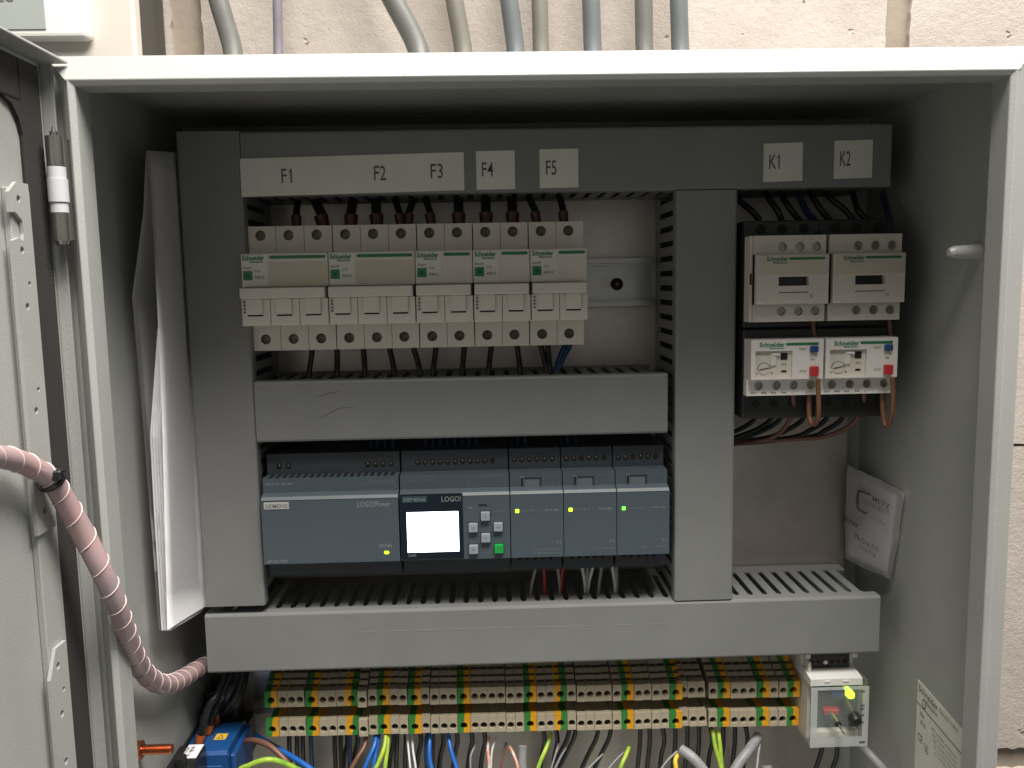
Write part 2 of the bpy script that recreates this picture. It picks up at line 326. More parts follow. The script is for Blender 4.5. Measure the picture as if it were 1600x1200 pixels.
# wire runs, mm: (x, depth, height)
W = {
'kblack': [[(387.0,150.0,-59.6),(388.5,146.0,-65.1),(396.0,142.0,-72.7),(400.9,142.0,-78.7)],[(407.1,150.0,-59.1),(408.5,146.0,-64.6),(412.5,142.0,-71.7),(416.1,142.0,-79.4)],[(416.7,150.0,-58.3),(418.0,146.0,-63.9),(422.0,142.0,-71.9),(428.3,142.0,-79.6)],[(436.9,150.0,-58.6),(438.1,146.0,-63.3),(442.9,142.0,-73.0),(449.1,142.0,-79.9)],[(449.1,152.0,-59.5),(452.1,148.0,-65.0),(459.4,144.0,-72.3),(464.8,142.0,-80.2)],[(467.7,152.0,-59.7),(467.9,148.0,-67.0),(469.0,144.0,-73.3),(474.5,142.0,-80.3)]],
'kblue': [[(427.5,146.0,-59.8),(428.1,140.0,-66.3),(429.6,132.0,-75.3),(431.0,122.0,-81.0),(427.8,112.0,-90.9)],[(485.3,146.0,-60.6),(485.4,140.0,-69.6),(481.7,126.0,-81.1),(477.1,112.0,-90.9)]],
'olbrown': [[(414.3,110.0,-190.6),(416.8,116.0,-204.2),(414.7,125.0,-216.8),(406.9,135.0,-226.3),(384.7,150.0,-232.6)],[(461.1,110.0,-191.6),(463.3,116.0,-202.6),(458.5,122.0,-215.5),(443.8,128.0,-224.1),(427.9,132.0,-226.2),(412.3,138.0,-227.9),(384.7,150.0,-230.4)]],
'olloop': [[(424.9,110.0,-190.8),(424.4,108.0,-204.8),(424.7,104.0,-210.9),(426.1,100.0,-209.8),(426.0,96.0,-203.0),(424.4,94.0,-185.5),(423.9,93.0,-180.5)],[(473.0,110.0,-191.9),(472.9,108.0,-204.2),(473.4,104.0,-213.7),(473.9,100.0,-210.5),(473.4,96.0,-201.6),(472.3,94.0,-186.5),(471.2,93.0,-180.7)]],
'ollink': [[(427.4,112.0,-144.4),(427.9,113.0,-149.4),(429.0,112.0,-157.7)],[(477.3,112.0,-143.7),(478.0,113.0,-149.6),(479.1,112.0,-157.9)]],
'olblack': [[(403.4,150.0,-210.4),(401.4,152.0,-216.5),(392.4,155.0,-223.2),(378.7,158.0,-229.0),(383.0,160.0,-232.2)],[(415.1,150.0,-210.6),(413.2,152.0,-216.8),(404.3,155.0,-223.5),(390.6,158.0,-229.2),(383.0,160.0,-232.7)],[(421.5,150.0,-210.8),(419.6,152.0,-216.9),(410.7,155.0,-223.6),(397.1,158.0,-229.4),(383.0,160.0,-233.1)],[(437.8,150.0,-211.1),(435.9,152.0,-217.3),(427.1,155.0,-224.0),(413.6,158.0,-229.8),(383.0,160.0,-233.6)],[(454.1,150.0,-211.5),(452.3,152.0,-217.7),(443.6,155.0,-224.4),(430.1,158.0,-230.2),(383.0,160.0,-234.1)],[(465.0,150.0,-211.7),(463.3,152.0,-217.9),(454.6,155.0,-224.7),(441.2,158.0,-230.4),(383.0,160.0,-234.5)]],
'brown': [[(34.1,150.0,-441.6),(46.2,140.0,-435.0),(60.2,132.0,-436.2),(74.6,125.0,-447.7),(81.7,120.0,-459.0)],[(123.7,146.0,-435.2),(123.4,140.0,-441.5),(118.6,134.0,-447.5),(113.1,130.0,-456.9)]],
'blue': [[(39.9,165.0,-445.3),(56.7,150.0,-445.4),(73.9,138.0,-448.2),(88.7,130.0,-453.6),(98.0,126.0,-461.0)],[(131.0,146.0,-435.5),(130.5,138.0,-440.6),(126.5,132.0,-448.0),(122.2,128.0,-458.4)],[(132.8,146.0,-435.6),(131.5,140.0,-444.2),(130.1,134.0,-452.7),(128.5,130.0,-462.2)],[(170.1,150.0,-436.6),(169.0,142.0,-444.3),(169.6,136.0,-452.9),(173.3,130.0,-463.9)],[(182.1,150.0,-437.0),(183.6,142.0,-444.8),(186.8,136.0,-453.5),(191.2,130.0,-464.5)]],
'yg': [[(41.7,110.0,-444.4),(51.3,108.0,-434.8),(64.3,108.0,-431.2),(75.8,112.0,-437.7),(87.4,116.0,-448.3)],[(138.0,146.0,-433.3),(138.0,136.0,-439.8),(134.4,130.0,-448.1),(129.2,126.0,-457.4)],[(139.3,146.0,-433.4),(139.4,138.0,-443.4),(138.5,132.0,-451.8),(137.7,128.0,-461.3)],[(256.7,150.0,-442.1),(253.4,144.0,-448.4),(248.3,138.0,-455.9),(243.8,134.0,-466.5)],[(312.9,146.0,-453.1),(309.2,140.0,-456.4),(305.7,136.0,-460.7),(303.1,134.0,-468.6)],[(374.0,146.0,-441.5),(373.9,140.0,-450.4),(376.2,136.0,-460.3),(378.0,132.0,-470.2)],[(377.8,146.0,-441.6),(377.6,140.0,-450.5),(377.6,136.0,-460.4),(377.1,132.0,-470.1)]],
'black': [[(68.3,150.0,-433.1),(67.2,152.0,-446.4),(66.0,156.0,-461.0),(64.8,160.0,-478.4)],[(73.8,150.0,-433.3),(72.7,152.0,-446.6),(71.6,156.0,-461.2),(70.4,160.0,-478.6)],[(77.9,150.0,-433.4),(76.8,152.0,-446.7),(75.8,156.0,-461.4),(74.6,160.0,-478.7)],[(100.7,150.0,-434.2),(99.8,152.0,-447.5),(99.0,156.0,-462.2),(98.0,160.0,-479.6)],[(104.9,150.0,-434.4),(104.0,152.0,-447.7),(103.2,156.0,-462.3),(102.2,160.0,-479.7)],[(145.2,150.0,-435.8),(144.6,152.0,-449.1),(143.2,156.0,-463.8),(142.7,160.0,-481.2)],[(151.7,150.0,-436.0),(151.1,152.0,-449.3),(149.7,156.0,-464.0),(149.3,160.0,-481.5)],[(167.3,150.0,-436.5),(166.8,152.0,-449.9),(165.6,156.0,-464.6),(165.3,160.0,-482.1)],[(171.0,150.0,-436.6),(170.5,152.0,-450.0),(169.4,156.0,-464.7),(169.1,160.0,-482.2)],[(270.2,150.0,-439.1),(268.4,152.0,-448.5),(264.0,156.0,-460.6),(257.5,160.0,-477.8)],[(274.9,150.0,-439.3),(273.1,152.0,-448.7),(268.7,156.0,-460.8),(262.2,160.0,-478.0)],[(291.2,150.0,-439.8),(289.5,152.0,-449.3),(285.2,156.0,-461.4),(278.9,160.0,-478.6)],[(300.5,150.0,-440.1),(298.9,152.0,-449.6),(294.7,156.0,-461.7),(288.5,160.0,-479.0)],[(321.6,150.0,-436.9),(322.3,154.0,-454.0),(321.6,158.0,-471.4),(320.8,162.0,-489.0)],[(328.6,150.0,-437.2),(329.4,154.0,-454.3),(328.7,158.0,-471.6),(328.1,162.0,-489.3)],[(347.4,150.0,-437.8),(348.3,154.0,-454.9),(347.9,158.0,-472.3),(347.4,162.0,-490.0)],[(356.3,150.0,-438.1),(357.3,154.0,-455.3),(356.9,158.0,-472.6),(356.5,162.0,-490.3)],[(364.7,150.0,-438.4),(365.9,154.0,-455.6),(365.6,158.0,-472.9),(365.2,162.0,-490.6)],[(382.6,150.0,-439.0),(383.9,154.0,-456.2),(383.8,158.0,-473.6),(383.6,162.0,-491.3)],[(391.1,150.0,-439.3),(392.5,154.0,-456.5),(392.4,158.0,-473.9),(392.4,162.0,-491.6)],[(107.5,156.0,-435.3),(107.7,160.0,-448.9),(104.0,165.0,-463.7),(101.3,168.0,-482.1)],[(114.9,156.0,-435.5),(115.2,160.0,-449.2),(111.5,165.0,-463.9),(108.9,168.0,-482.4)],[(140.9,156.0,-436.4),(141.4,160.0,-450.1),(138.0,165.0,-464.9),(135.6,168.0,-483.3)],[(160.9,156.0,-437.1),(161.5,160.0,-450.8),(158.3,165.0,-465.6),(156.1,168.0,-484.1)],[(177.1,156.0,-437.7),(178.0,160.0,-451.4),(175.0,165.0,-466.2),(172.8,168.0,-484.7)],[(187.4,156.0,-438.0),(188.3,160.0,-451.7),(185.4,165.0,-466.6),(183.4,168.0,-485.1)],[(198.1,156.0,-438.4),(199.2,160.0,-452.1),(196.3,165.0,-467.0),(194.4,168.0,-485.5)],[(207.5,156.0,-438.7),(208.6,160.0,-452.4),(205.9,165.0,-467.3),(204.0,168.0,-485.8)],[(251.0,156.0,-440.2),(252.5,160.0,-454.0),(250.3,165.0,-468.9),(248.8,168.0,-487.5)],[(260.4,156.0,-440.6),(262.0,160.0,-454.3),(259.9,165.0,-469.2),(258.4,168.0,-487.8)],[(339.2,156.0,-443.3),(341.5,160.0,-457.1),(340.2,165.0,-472.1),(339.4,168.0,-490.8)],[(374.8,156.0,-444.5),(377.4,160.0,-458.4),(376.5,165.0,-473.4),(376.0,168.0,-492.1)],[(401.0,156.0,-445.4),(403.9,160.0,-459.3),(403.2,165.0,-474.3),(402.9,168.0,-493.1)]],
'dblue': [[(83.8,150.0,-433.6),(82.8,152.0,-446.9),(81.8,156.0,-461.6),(80.7,160.0,-479.0)],[(111.3,150.0,-434.6),(110.4,152.0,-447.9),(109.7,156.0,-462.6),(108.8,160.0,-480.0)],[(166.7,150.0,-441.4),(166.2,146.0,-453.8),(168.1,140.0,-462.5),(170.9,136.0,-469.9)]],
'white': [[(152.7,148.0,-437.4),(153.9,142.0,-446.2),(155.1,136.0,-452.4),(156.7,130.0,-463.2)],[(156.4,148.0,-437.5),(157.1,142.0,-446.3),(158.8,136.0,-452.5),(160.7,130.0,-463.4)],[(217.1,150.0,-443.2),(213.7,144.0,-450.4),(212.6,140.0,-459.3),(212.3,136.0,-469.0)],[(410.0,150.0,-444.9),(409.1,148.0,-453.7),(407.6,146.0,-460.4)]],
'grey': [[(202.7,150.0,-447.6),(198.4,144.0,-453.8),(197.9,140.0,-461.2),(197.3,138.0,-469.7)],[(262.2,150.0,-450.6),(258.8,144.0,-456.9),(255.2,140.0,-465.7),(253.1,138.0,-471.7)],[(267.7,150.0,-453.8),(262.2,146.0,-460.2),(257.1,142.0,-468.4),(254.1,140.0,-475.4)],[(294.4,150.0,-459.7),(287.3,146.0,-464.0),(280.7,142.0,-467.8),(275.8,140.0,-472.8)],[(309.8,150.0,-458.8),(302.2,146.0,-463.6),(296.0,142.0,-468.4),(291.1,140.0,-473.4)],[(342.5,122.0,-443.3),(336.1,119.0,-446.9),(330.6,116.0,-451.6),(326.6,114.0,-457.7)]],
'orange': [[(211.6,150.0,-443.0),(210.5,144.0,-450.3),(211.2,140.0,-456.8),(211.0,136.0,-468.9)],[(226.2,148.0,-450.2),(229.2,142.0,-453.7),(231.3,138.0,-458.7),(232.8,134.0,-468.5)]],
'brownthin': [[(224.0,150.0,-448.3),(221.5,146.0,-455.8),(219.9,142.0,-463.2),(219.2,140.0,-471.7)]],
'yellow': [[(343.4,122.0,-445.2),(340.6,119.0,-448.1),(340.4,116.0,-451.9),(340.4,114.0,-460.1)]],
'thick': [[(345.2,122.0,-441.9),(351.9,116.0,-444.8),(358.9,112.0,-452.5),(363.8,110.0,-462.3)],[(408.7,150.0,-449.8),(398.6,140.0,-454.7),(389.9,134.0,-460.6),(382.9,130.0,-469.1)],[(405.1,120.0,-455.2),(405.4,118.0,-460.2),(405.8,116.0,-468.5)],[(235.8,142.0,-447.1),(235.1,140.0,-455.2),(235.3,138.0,-463.7),(235.1,136.0,-472.3)],[(477.9,140.0,-451.6),(481.0,128.0,-453.6),(486.7,120.0,-459.6),(491.4,116.0,-466.9)]],
'modwire': [[(450.2,135.0,-450.2),(449.7,138.0,-460.2),(448.3,142.0,-472.9),(447.3,146.0,-483.8)],[(460.8,135.0,-450.6),(461.9,138.0,-460.7),(460.6,142.0,-473.3),(459.7,146.0,-484.2)]],
'bundle': [[(25.5,150.0,-383.5),(25.4,146.0,-391.1),(22.2,140.0,-399.9),(17.1,135.0,-406.6),(11.7,133.0,-424.6),(10.7,131.0,-430.5)],[(30.0,150.0,-383.6),(29.9,146.0,-391.2),(25.8,140.0,-400.0),(18.2,147.0,-413.3),(13.9,145.0,-423.7),(12.8,143.0,-429.7)],[(34.1,150.0,-383.8),(33.9,146.0,-391.4),(28.9,140.0,-400.1),(18.2,161.0,-421.1),(15.1,159.0,-422.4),(14.0,157.0,-428.7)],[(34.2,160.0,-388.4),(33.2,158.0,-399.6),(26.6,156.0,-412.9),(19.0,158.0,-423.5),(12.4,165.0,-436.9)],[(35.4,165.0,-390.8),(33.4,163.0,-404.5),(27.0,160.0,-417.5),(19.4,162.0,-427.1),(12.4,170.0,-442.1)]],
'hose': [[(15.3,-128.0,-175.5),(14.3,-108.0,-179.1),(11.1,-86.0,-183.0),(10.1,-66.0,-188.8),(10.5,-52.0,-195.3),(12.4,-40.0,-204.0),(14.3,-31.0,-218.6),(17.4,-23.0,-236.2),(21.9,-17.0,-256.3),(23.6,-8.0,-277.1),(21.5,6.0,-298.4),(17.4,25.0,-321.2),(13.7,48.0,-342.6),(12.3,75.0,-360.6),(11.8,105.0,-370.9),(13.0,132.0,-376.5),(17.8,158.0,-381.2)]],
}

# ================================================================== the wall behind
b = B(); b.box(-620, 1250, 209, 230, -950, 520)
wall = tag(part('wall', b, 'mortar'), 'pale sand-lime block wall behind the cabinet', 'wall', kind='structure')
rw = random.Random(3)
def rough_rect(x0, x1, z0, z1, j=1.5, step=5):
    pts = []
    def run(a, c, n, f):
        for i in range(n): pts.append(f(a+(c-a)*i/n, rw.uniform(-j, j)*(.4 if rw.random() < .6 else 1)))
    nx, nz = max(2, int((x1-x0)/step)), max(2, int((z1-z0)/step))
    run(x0, x1, nx, lambda t, e: (t, z0+e)); run(z0, z1, nz, lambda t, e: (x1+e, t))
    run(x1, x0, nx, lambda t, e: (t, z1+e)); run(z1, z0, nz, lambda t, e: (x0+e, t))
    return pts
COURSES = [((-752, -517), 265), ((-499, -250.5), 8), ((-248, -3), 265), ((3, 248), 8), ((256, 505), 265)]
for (z0, z1), jx in COURSES:
    for k in (-2, -1, 0, 1, 2):
        x0 = jx+k*511+(11 if k < 1 else 10); x1 = jx+(k+1)*511-(11 if k < 0 else 8)
        if x1 < -600 or x0 > 1200: continue
        bb = B(); bb.prism(rough_rect(max(x0, -615), min(x1, 1245), z0, z1), 204.5+rw.uniform(-.6, .6), 210, 'y')
        part('block', bb, 'block', wall)

# ================================================================== the cabinet
cab = thing('electrical_cabinet', (250, 100, -620), 'open light grey sheet steel wall cabinet full of wiring gear', 'cabinet')
b = B()
b.box(0, 500, 199, 201, -620, -1); b.box(-.2, 1.5, 12, 199, -620, -1); b.box(498.5, 500.2, 12, 199, -620, -1)
b.box(1.5, 498.5, 12, 199, -3, -1.2); b.box(1.5, 498.5, 12, 199, -620, -618)
body = part('body', b, 'paint', cab)
# folded rim: outer slope, ridge, return lip going back into the opening
def rim(name, prof, a0, a1, axis, mitre):
    bb = B(); bm = bb.bm; n = len(prof)
    def P(p, end):
        a = a0 if end == 0 else a1
        a += (1 if end == 0 else -1)*mitre*p[2]
        return (p[0], p[1], a) if axis == 'z' else (a, p[1], p[0])
    A = [bm.verts.new(P(p, 0)) for p in prof]; C = [bm.verts.new(P(p, 1)) for p in prof]
    for i in range(n):
        j = (i+1) % n; bm.faces.new((A[i], A[j], C[j], C[i]))
    bm.faces.new(A); bm.faces.new(C)
    es = [e for e in bm.edges if (e.verts[0] in A) != (e.verts[1] in A)]
    bmesh.ops.bevel(bm, geom=es, offset=.55, segments=2, affect='EDGES', profile=.5)
    return part(name, bb, 'paint', cab)
# profile points: (position across, Y, distance in from the outer edge for the mitre)
rim('rim', [(-1, 12, 0), (-15, 0, 14), (-18, 1.5, 17), (-18, 17, 17), (-16.6, 17, 15.6), (-16.4, 3, 15.4), (-2.8, 14, 1.8)], 0, 500, 'x', 1)
rim('rim', [(6, 12, 0), (15, 0, 14), (18, 1.5, 17), (18, 17, 17), (16.6, 17, 15.6), (16.4, 3, 15.4), (7.5, 14, 1.8)], -620, -1, 'z', 1)
rim('rim', [(500, 12, 0), (485, 0, 14), (482, 1.5, 17), (482, 17, 17), (483.4, 17, 15.6), (483.6, 3, 15.4), (498, 14, 1.8)], -620, -1, 'z', 1)
b = B(); b.box(-.2, 8, 12.2, 13.6, -620, -1.5); part('rim_flange', b, 'paint', cab)
b = B(); b.prism(rect(14, 486, -560, -12), 192, 194, 'y'); mp = part('mounting_plate', b, 'plate', cab)
for x, z in ((20, -398), (20, -18), (482, -18)):
    part('plate_bolt', B().dome((x, 192, z), 4, 3), 'steel', mp)
# plastic plug sticking out of the right wall
b = B(); b.cyl((483, 50, -104), 3.4, 15.3, 'x', 14, r2=4.6); b.cyl((480.5, 50, -104), 2.2, 2.6, 'x', 12, r2=3.4); part('wall_plug', b, 'plug', cab)
# hinge
hx, hy = 9.4, -5.2
b = B(); b.cyl((hx, hy, -57), 4.2, 14.2, 'z', 20); hinge = part('hinge_barrel', b, 'barrel', cab)
b = B(); b.cyl((hx, hy, -42.8), 1.9, 2.2, 'z', 14); b.cyl((hx, hy, -40.6), 1.1, 2.6, 'z', 12, r2=.6); part('hinge_pin', b, 'steel', hinge)
b = B(); b.cyl((hx, hy, -63), 4.2, 5.8, 'z', 20); b.cyl((hx, hy, -74), 4.7, 11, 'z', 20); b.cyl((hx, hy, -79), 4.1, 5, 'z', 20); part('hinge_bush', b, 'nylon', hinge)
b = B(); b.cyl((hx, hy, -92.6), 4.2, 13.6, 'z', 20); h2 = part('hinge_barrel', b, 'barrel', cab)
b = B(); b.cyl((hx, hy, -94.4), 2.8, 2, 'z', 16, r2=3.4); part('hinge_pin', b, 'steel', h2)
b = B(); b.box(hx+1, hx+3, hy+2, 5, -92, -43); part('hinge_leaf', b, 'barrel', hinge)
# door, swung open at right angles
b = B(); b.box(-1.6, 0, -430, 6, -618, -5.2); door = part('door', b, 'paint', cab)
b = B(); b.box(0, 13.6, -430, 6, -6.4, -5, .35); part('door_flange', b, 'paint', door)
b = B(); b.box(0, 6.2, 4.6, 6, -618, -6.6, .3); part('door_flange', b, 'paint', door)
b = B(); b.box(0, 2.4, -19.5, -.8, -610, -9, 1.0, 2); b.box(0, 2.4, -430, -19.7, -29, -9, 1.0, 2); b.prism([(-19.6, -29.1), (-19.6, -44), (-22, -37), (-27, -31.5), (-34, -29.1)], 0, 2.2, 'x'); part('gasket', b, 'gasket', door)
b = B(); b.box(0, 3.4, -38.6, -20.4, -610, -70, .5); bar = part('stiffener', b, 'paint', door)
def perforated(z0, z1, chamfer_top, holes, notch):
    y0, y1 = -42.2, -25.2
    pol = [(y0, z0), (y1, z0), (y1, z1), (y0+7, z1), (y0, z1-(5 if chamfer_top == 's' else 13))]
    if notch:
        zc = z1-20; pol += [(y0, zc+6), (y0+4, zc+6.5), (y0+9.5, zc+3), (y0+10, zc-3), (y0+9, zc-6.5), (y0+5.5, zc-5), (y0, zc-6.5)]
    bb = B(); bb.prism(pol, 3.6, 5.4, 'x', [circle(y, z, r, 10) for y, z, r in holes])
    bmesh.ops.remove_doubles(bb.bm, verts=bb.bm.verts, dist=1e-4)
    o = part('perforated_plate', bb, 'paint', bar)
hs = [(-34.5, -75, 1.7), (-31, -113.2, 1.2), (-35, -98, 1.7), (-34.5, -123.6, 1.7), (-31, -162.5, 1.2), (-34.5, -172, 1.7), (-31, -210, 1.2), (-34.5, -220, 1.7)]
perforated(-230, -67.5, 's', hs, True)
perforated(-600, -288, 'l', [(-34.5, -297, 1.8), (-31, -310.5, 1.3), (-34.5, -321.5, 1.8), (-34.5, -346, 1.8), (-31, -360, 1.3), (-34.5, -374, 1.8)], False)

# grey device box on the wall, above and left of the cabinet
t = thing('wall_box', (-70, 205, 30), 'white wall-mounted box with a grey-green front label above the open door', 'wall box')
b = B(); b.box(-230, -7.5, 158, 204, 20, 300, 1); part('base', b, 'box_grey', t)
b = B(); b.box(-230, -6.2, 146, 158, 22, 300, 2.5, 3); part('cover', b, 'box_side', t)
b = B(); b.box(-230, -32, 138, 147, 41.5, 300, 4, 4); f = part('front_panel', b, 'box_white', t)
b = B(); b.box(-200, -58.5, 137.3, 138, 47.5, 240, .3); lb = part('panel_label', b, 'lcd', f)
ftext('RTLEC', -101, -77.6, 64.4, 70.4, 137.2, 'ink', t)

# cables coming down the wall into the cabinet roof: (x at the roof, x higher up, radius, Y, colour, description)
for x0, x1, r, y, m, lb in ((50, 41, 6.6, 170, 'cable', 'dull grey cable leaning left beside the thin violet cable'), (77.7, 79, 3.3, 176, 'violet', 'thin violet cable running down the wall'),
        (176, 157, 7.2, 165, 'cable', 'grey cable leaning well over with a broad wall shadow'), (205, 199, 6.2, 178, 'cablet', 'pale grey cable next to the leaning thick one'),
        (240.5, 236, 6.2, 172, 'cableb', 'bluish grey cable just left of a beige-grey one'), (258, 257.5, 5.6, 180, 'cablet', 'beige-grey cable beside a bluish grey one'),
        (293, 292, 6.2, 172, 'cableb', 'bluish grey cable standing alone mid wall'), (328.7, 328, 6.2, 172, 'cable', 'neutral grey cable second from the end of the wall row'),
        (353.5, 352, 6.2, 172, 'cableb', 'bluish grey cable at the end of the wall row near the bare blocks')):
    dx = x1-x0
    b = B(); b.tube([(x0, y-14, -.9), (x0, y-8, 14), (x0+.12*dx, y, 41), (x0+dx, y, 75), (x0+2.1*dx, y+2, 120), (x0+3.2*dx, y+4, 200), (x0+3.4*dx, y+4, 480)], r, 14)
    tag(part('cable', b, m), lb, 'cable', 'cables coming down the wall')

# ================================================================== wiring ducts
FACE, BACK = 120., 191.8
def finger_mesh(axis, side):
    """one tooth of the slotted wall, lying in the plane across the duct; local at the origin"""
    bb = B(); pol = [(-3, 178), (3, 178), (3, 134), (4.4, 131.5), (4.4, 123), (-4.4, 123), (-4.4, 131.5), (-3, 134)]
    if axis == 'x': bb.prism(pol, -.6, .6, 'z')
    else:
        bb.prism([(y, a) for a, y in pol], -.6, .6, 'x')
    return bb
def duct(label, axis, a0, a1, c0, c1, sides=(0, 1), pitch=9.9):
    mid = (a0+a1)/2; cm = (c0+c1)/2
    base = (mid, BACK, c0) if axis == 'x' else (cm, BACK, a0)
    t = thing('wiring_duct', base, label, 'wiring duct', 'wiring ducts on the mounting plate')
    def bx(bb, p0, p1, y0, y1, q0, q1, bev=0, seg=1):
        return bb.box(p0, p1, y0, y1, q0, q1, bev, seg) if axis == 'x' else bb.box(q0, q1, y0, y1, p0, p1, bev, seg)
    bb = B(); bx(bb, a0, a1, BACK-1.6, BACK, c0+1.4, c1-1.4); bx(bb, a0, a1, 177.8, BACK-1.8, c0+.9, c0+2.1); bx(bb, a0, a1, 177.8, BACK-1.8, c1-2.1, c1-.9); part('base', bb, 'duct', t)
    bb = B()
    pol = [(c0, FACE+9), (c0, FACE+1.6), (c0+.5, FACE+.5), (c0+1.6, FACE), (c1-1.6, FACE), (c1-.5, FACE+.5), (c1, FACE+1.6), (c1, FACE+9), (c1-.8, FACE+9), (c1-.8, FACE+1.8), (c0+.8, FACE+1.8), (c0+.8, FACE+9)]
    if axis == 'x': bb.prism([(p[1], p[0]) for p in pol], a0-.5, a1+.5, 'x')
    else: bb.prism(pol, a0-.5, a1+.5, 'z')
    cov = part('cover', bb, 'duct', t)
    n = int((a1-a0-4)/pitch); s0 = (a0+a1)/2-(n-1)*pitch/2
    for sd in sides:
        c = (c0+1.5) if sd == 0 else (c1-1.5); src = None
        for i in range(n):
            a = s0+i*pitch
            d = (a, 0, c) if axis == 'x' else (c, 0, a)
            if src is None:
                bb = finger_mesh(axis, sd); src = part('finger', bb, 'duct', t); home = ORI[src].copy()
                ORI[src] = home+Vector(d); src.location = (ORI[src]-ORI[t])*MM; first = Vector(d)
            else:
                copy_part(src, t, Vector(d)-first)
    return t, cov
d_left, c_left = duct('vertical grey wiring duct beside the folded papers', 'z', -328, -20, 24, 64)
d_top, c_top = duct('long grey wiring duct carrying the F and K labels', 'x', 64.8, 478, -60, -20)
d_mid, c_mid = duct('short grey wiring duct below the circuit breakers, with pencil scuffs', 'x', 65, 334, -218, -178)
d_ctr, c_ctr = duct('vertical grey wiring duct between the breakers and the contactors', 'z', -333, -60.8, 339.5, 379.5)
d_low, c_low = duct('long grey wiring duct above the terminal row', 'x', 24, 481, -375.3, -334.3)
# scuffs on the short duct's cover
for pts in ([(104, -189), (112, -186.5), (121, -185.2)], [(104, -204), (112, -199.5), (120, -196.3), (130, -195.6)]):
    b = B(); b.tube([(x, 119.95, z) for x, z in pts], [.06, .2, .08] if len(pts) == 3 else [.06, .2, .16, .06], 6, 4); part('scuff', b, 'ink', c_mid)
# scratch line along the long low cover
b = B(); b.tube([(70, 119.95, -349.5), (180, 119.95, -348.8), (300, 119.95, -349.4), (452, 119.95, -348.6)], [.05, .14, .10, .04], 5, 6); part('scratch', b, 'thick', c_low)
# labels stuck on the top duct
def label_plate(x0, x1, z0, z1, words, desc, skew=0.):
    t = thing('label_plate', ((x0+x1)/2, 119.9, z0), desc, 'label', 'labels on the top duct')
    b = B(); b.prism([(x0, z0), (x1, z0+skew), (x1, z1+skew), (x0, z1)], 119.4, 119.9, 'y'); part('backing', b, 'sticker', t)
    for s, a0, a1, c0, c1 in words:
        ftext(s, a0, a1, c0, c1, 119.4, 'ink', t)
        if s[1] == '1':    # the flag of a printed 1
            b = B(); b.prism([(a1-1.9, c1-2.6), (a1-1.9, c1-1.9), (a1-.3, c1-.2), (a1-.3, c1-1.1)], 119.2, 119.3, 'y'); part('lettering', b, 'ink', t)
label_plate(63.4, 204, -60.2, -36.6, [('F1', 88.9, 95.5, -51.9, -43.2), ('F2', 147.1, 154.6, -51.2, -42.1), ('F3', 182.8, 190.6, -50.5, -41.4)], 'long white label strip reading F1 F2 F3', 2.2)
label_plate(211.7, 236.3, -58, -34, [('F4', 215.3, 222.6, -49.8, -40.9)], 'square white label reading F4', .2)
label_plate(252, 276.7, -57.6, -33.4, [('F5', 256, 262.8, -49.4, -40.4)], 'square white label reading F5', .3)
label_plate(395.6, 420.9, -55.8, -31.8, [('K1', 399.2, 406, -47.6, -38.6)], 'square white label reading K1', .6)
label_plate(441.3, 466.1, -54.4, -30.6, [('K2', 444.9, 451.9, -46.4, -37)], 'square white label reading K2', .4)

# ================================================================== DIN rails
def din_rail(x0, x1, zc, label, slots=True, yb=191.6):
    t = thing('din_rail', ((x0+x1)/2, yb, zc-17.5), label, 'mounting rail')
    hs = []
    if slots:
        x = x0+14
        while x < x1-12: hs.append(oblong(x, zc, 15.5, 6.2)); x += 25.2
    b = B(); b.prism(rect(x0, x1, zc-13, zc+13), yb-1.1, yb, 'y', hs); part('web', b, 'zinc', t)
    for s in (-1, 1):
        b = B(); z = zc+s*13; b.box(x0, x1, yb-7.4, yb-1.1, z-.5, z+.5); b.box(x0, x1, yb-7.5, yb-6.5, z+s*.55, zc+s*17.5, .2); part('flange', b, 'zinc', t)
    return t
r1 = din_rail(66, 338, -118.2, 'slotted galvanised rail carrying the circuit breakers')
part('rail_screw', B().dome((312, 190.5, -119.6), 4.6, 4.5), 'screw', r1)
din_rail(66, 338, -272, 'galvanised rail behind the grey control modules', False)
din_rail(33, 486, -421, 'galvanised rail carrying the coloured terminal row', False)
din_rail(381, 484, -118, 'short galvanised rail behind the two contactors', False)

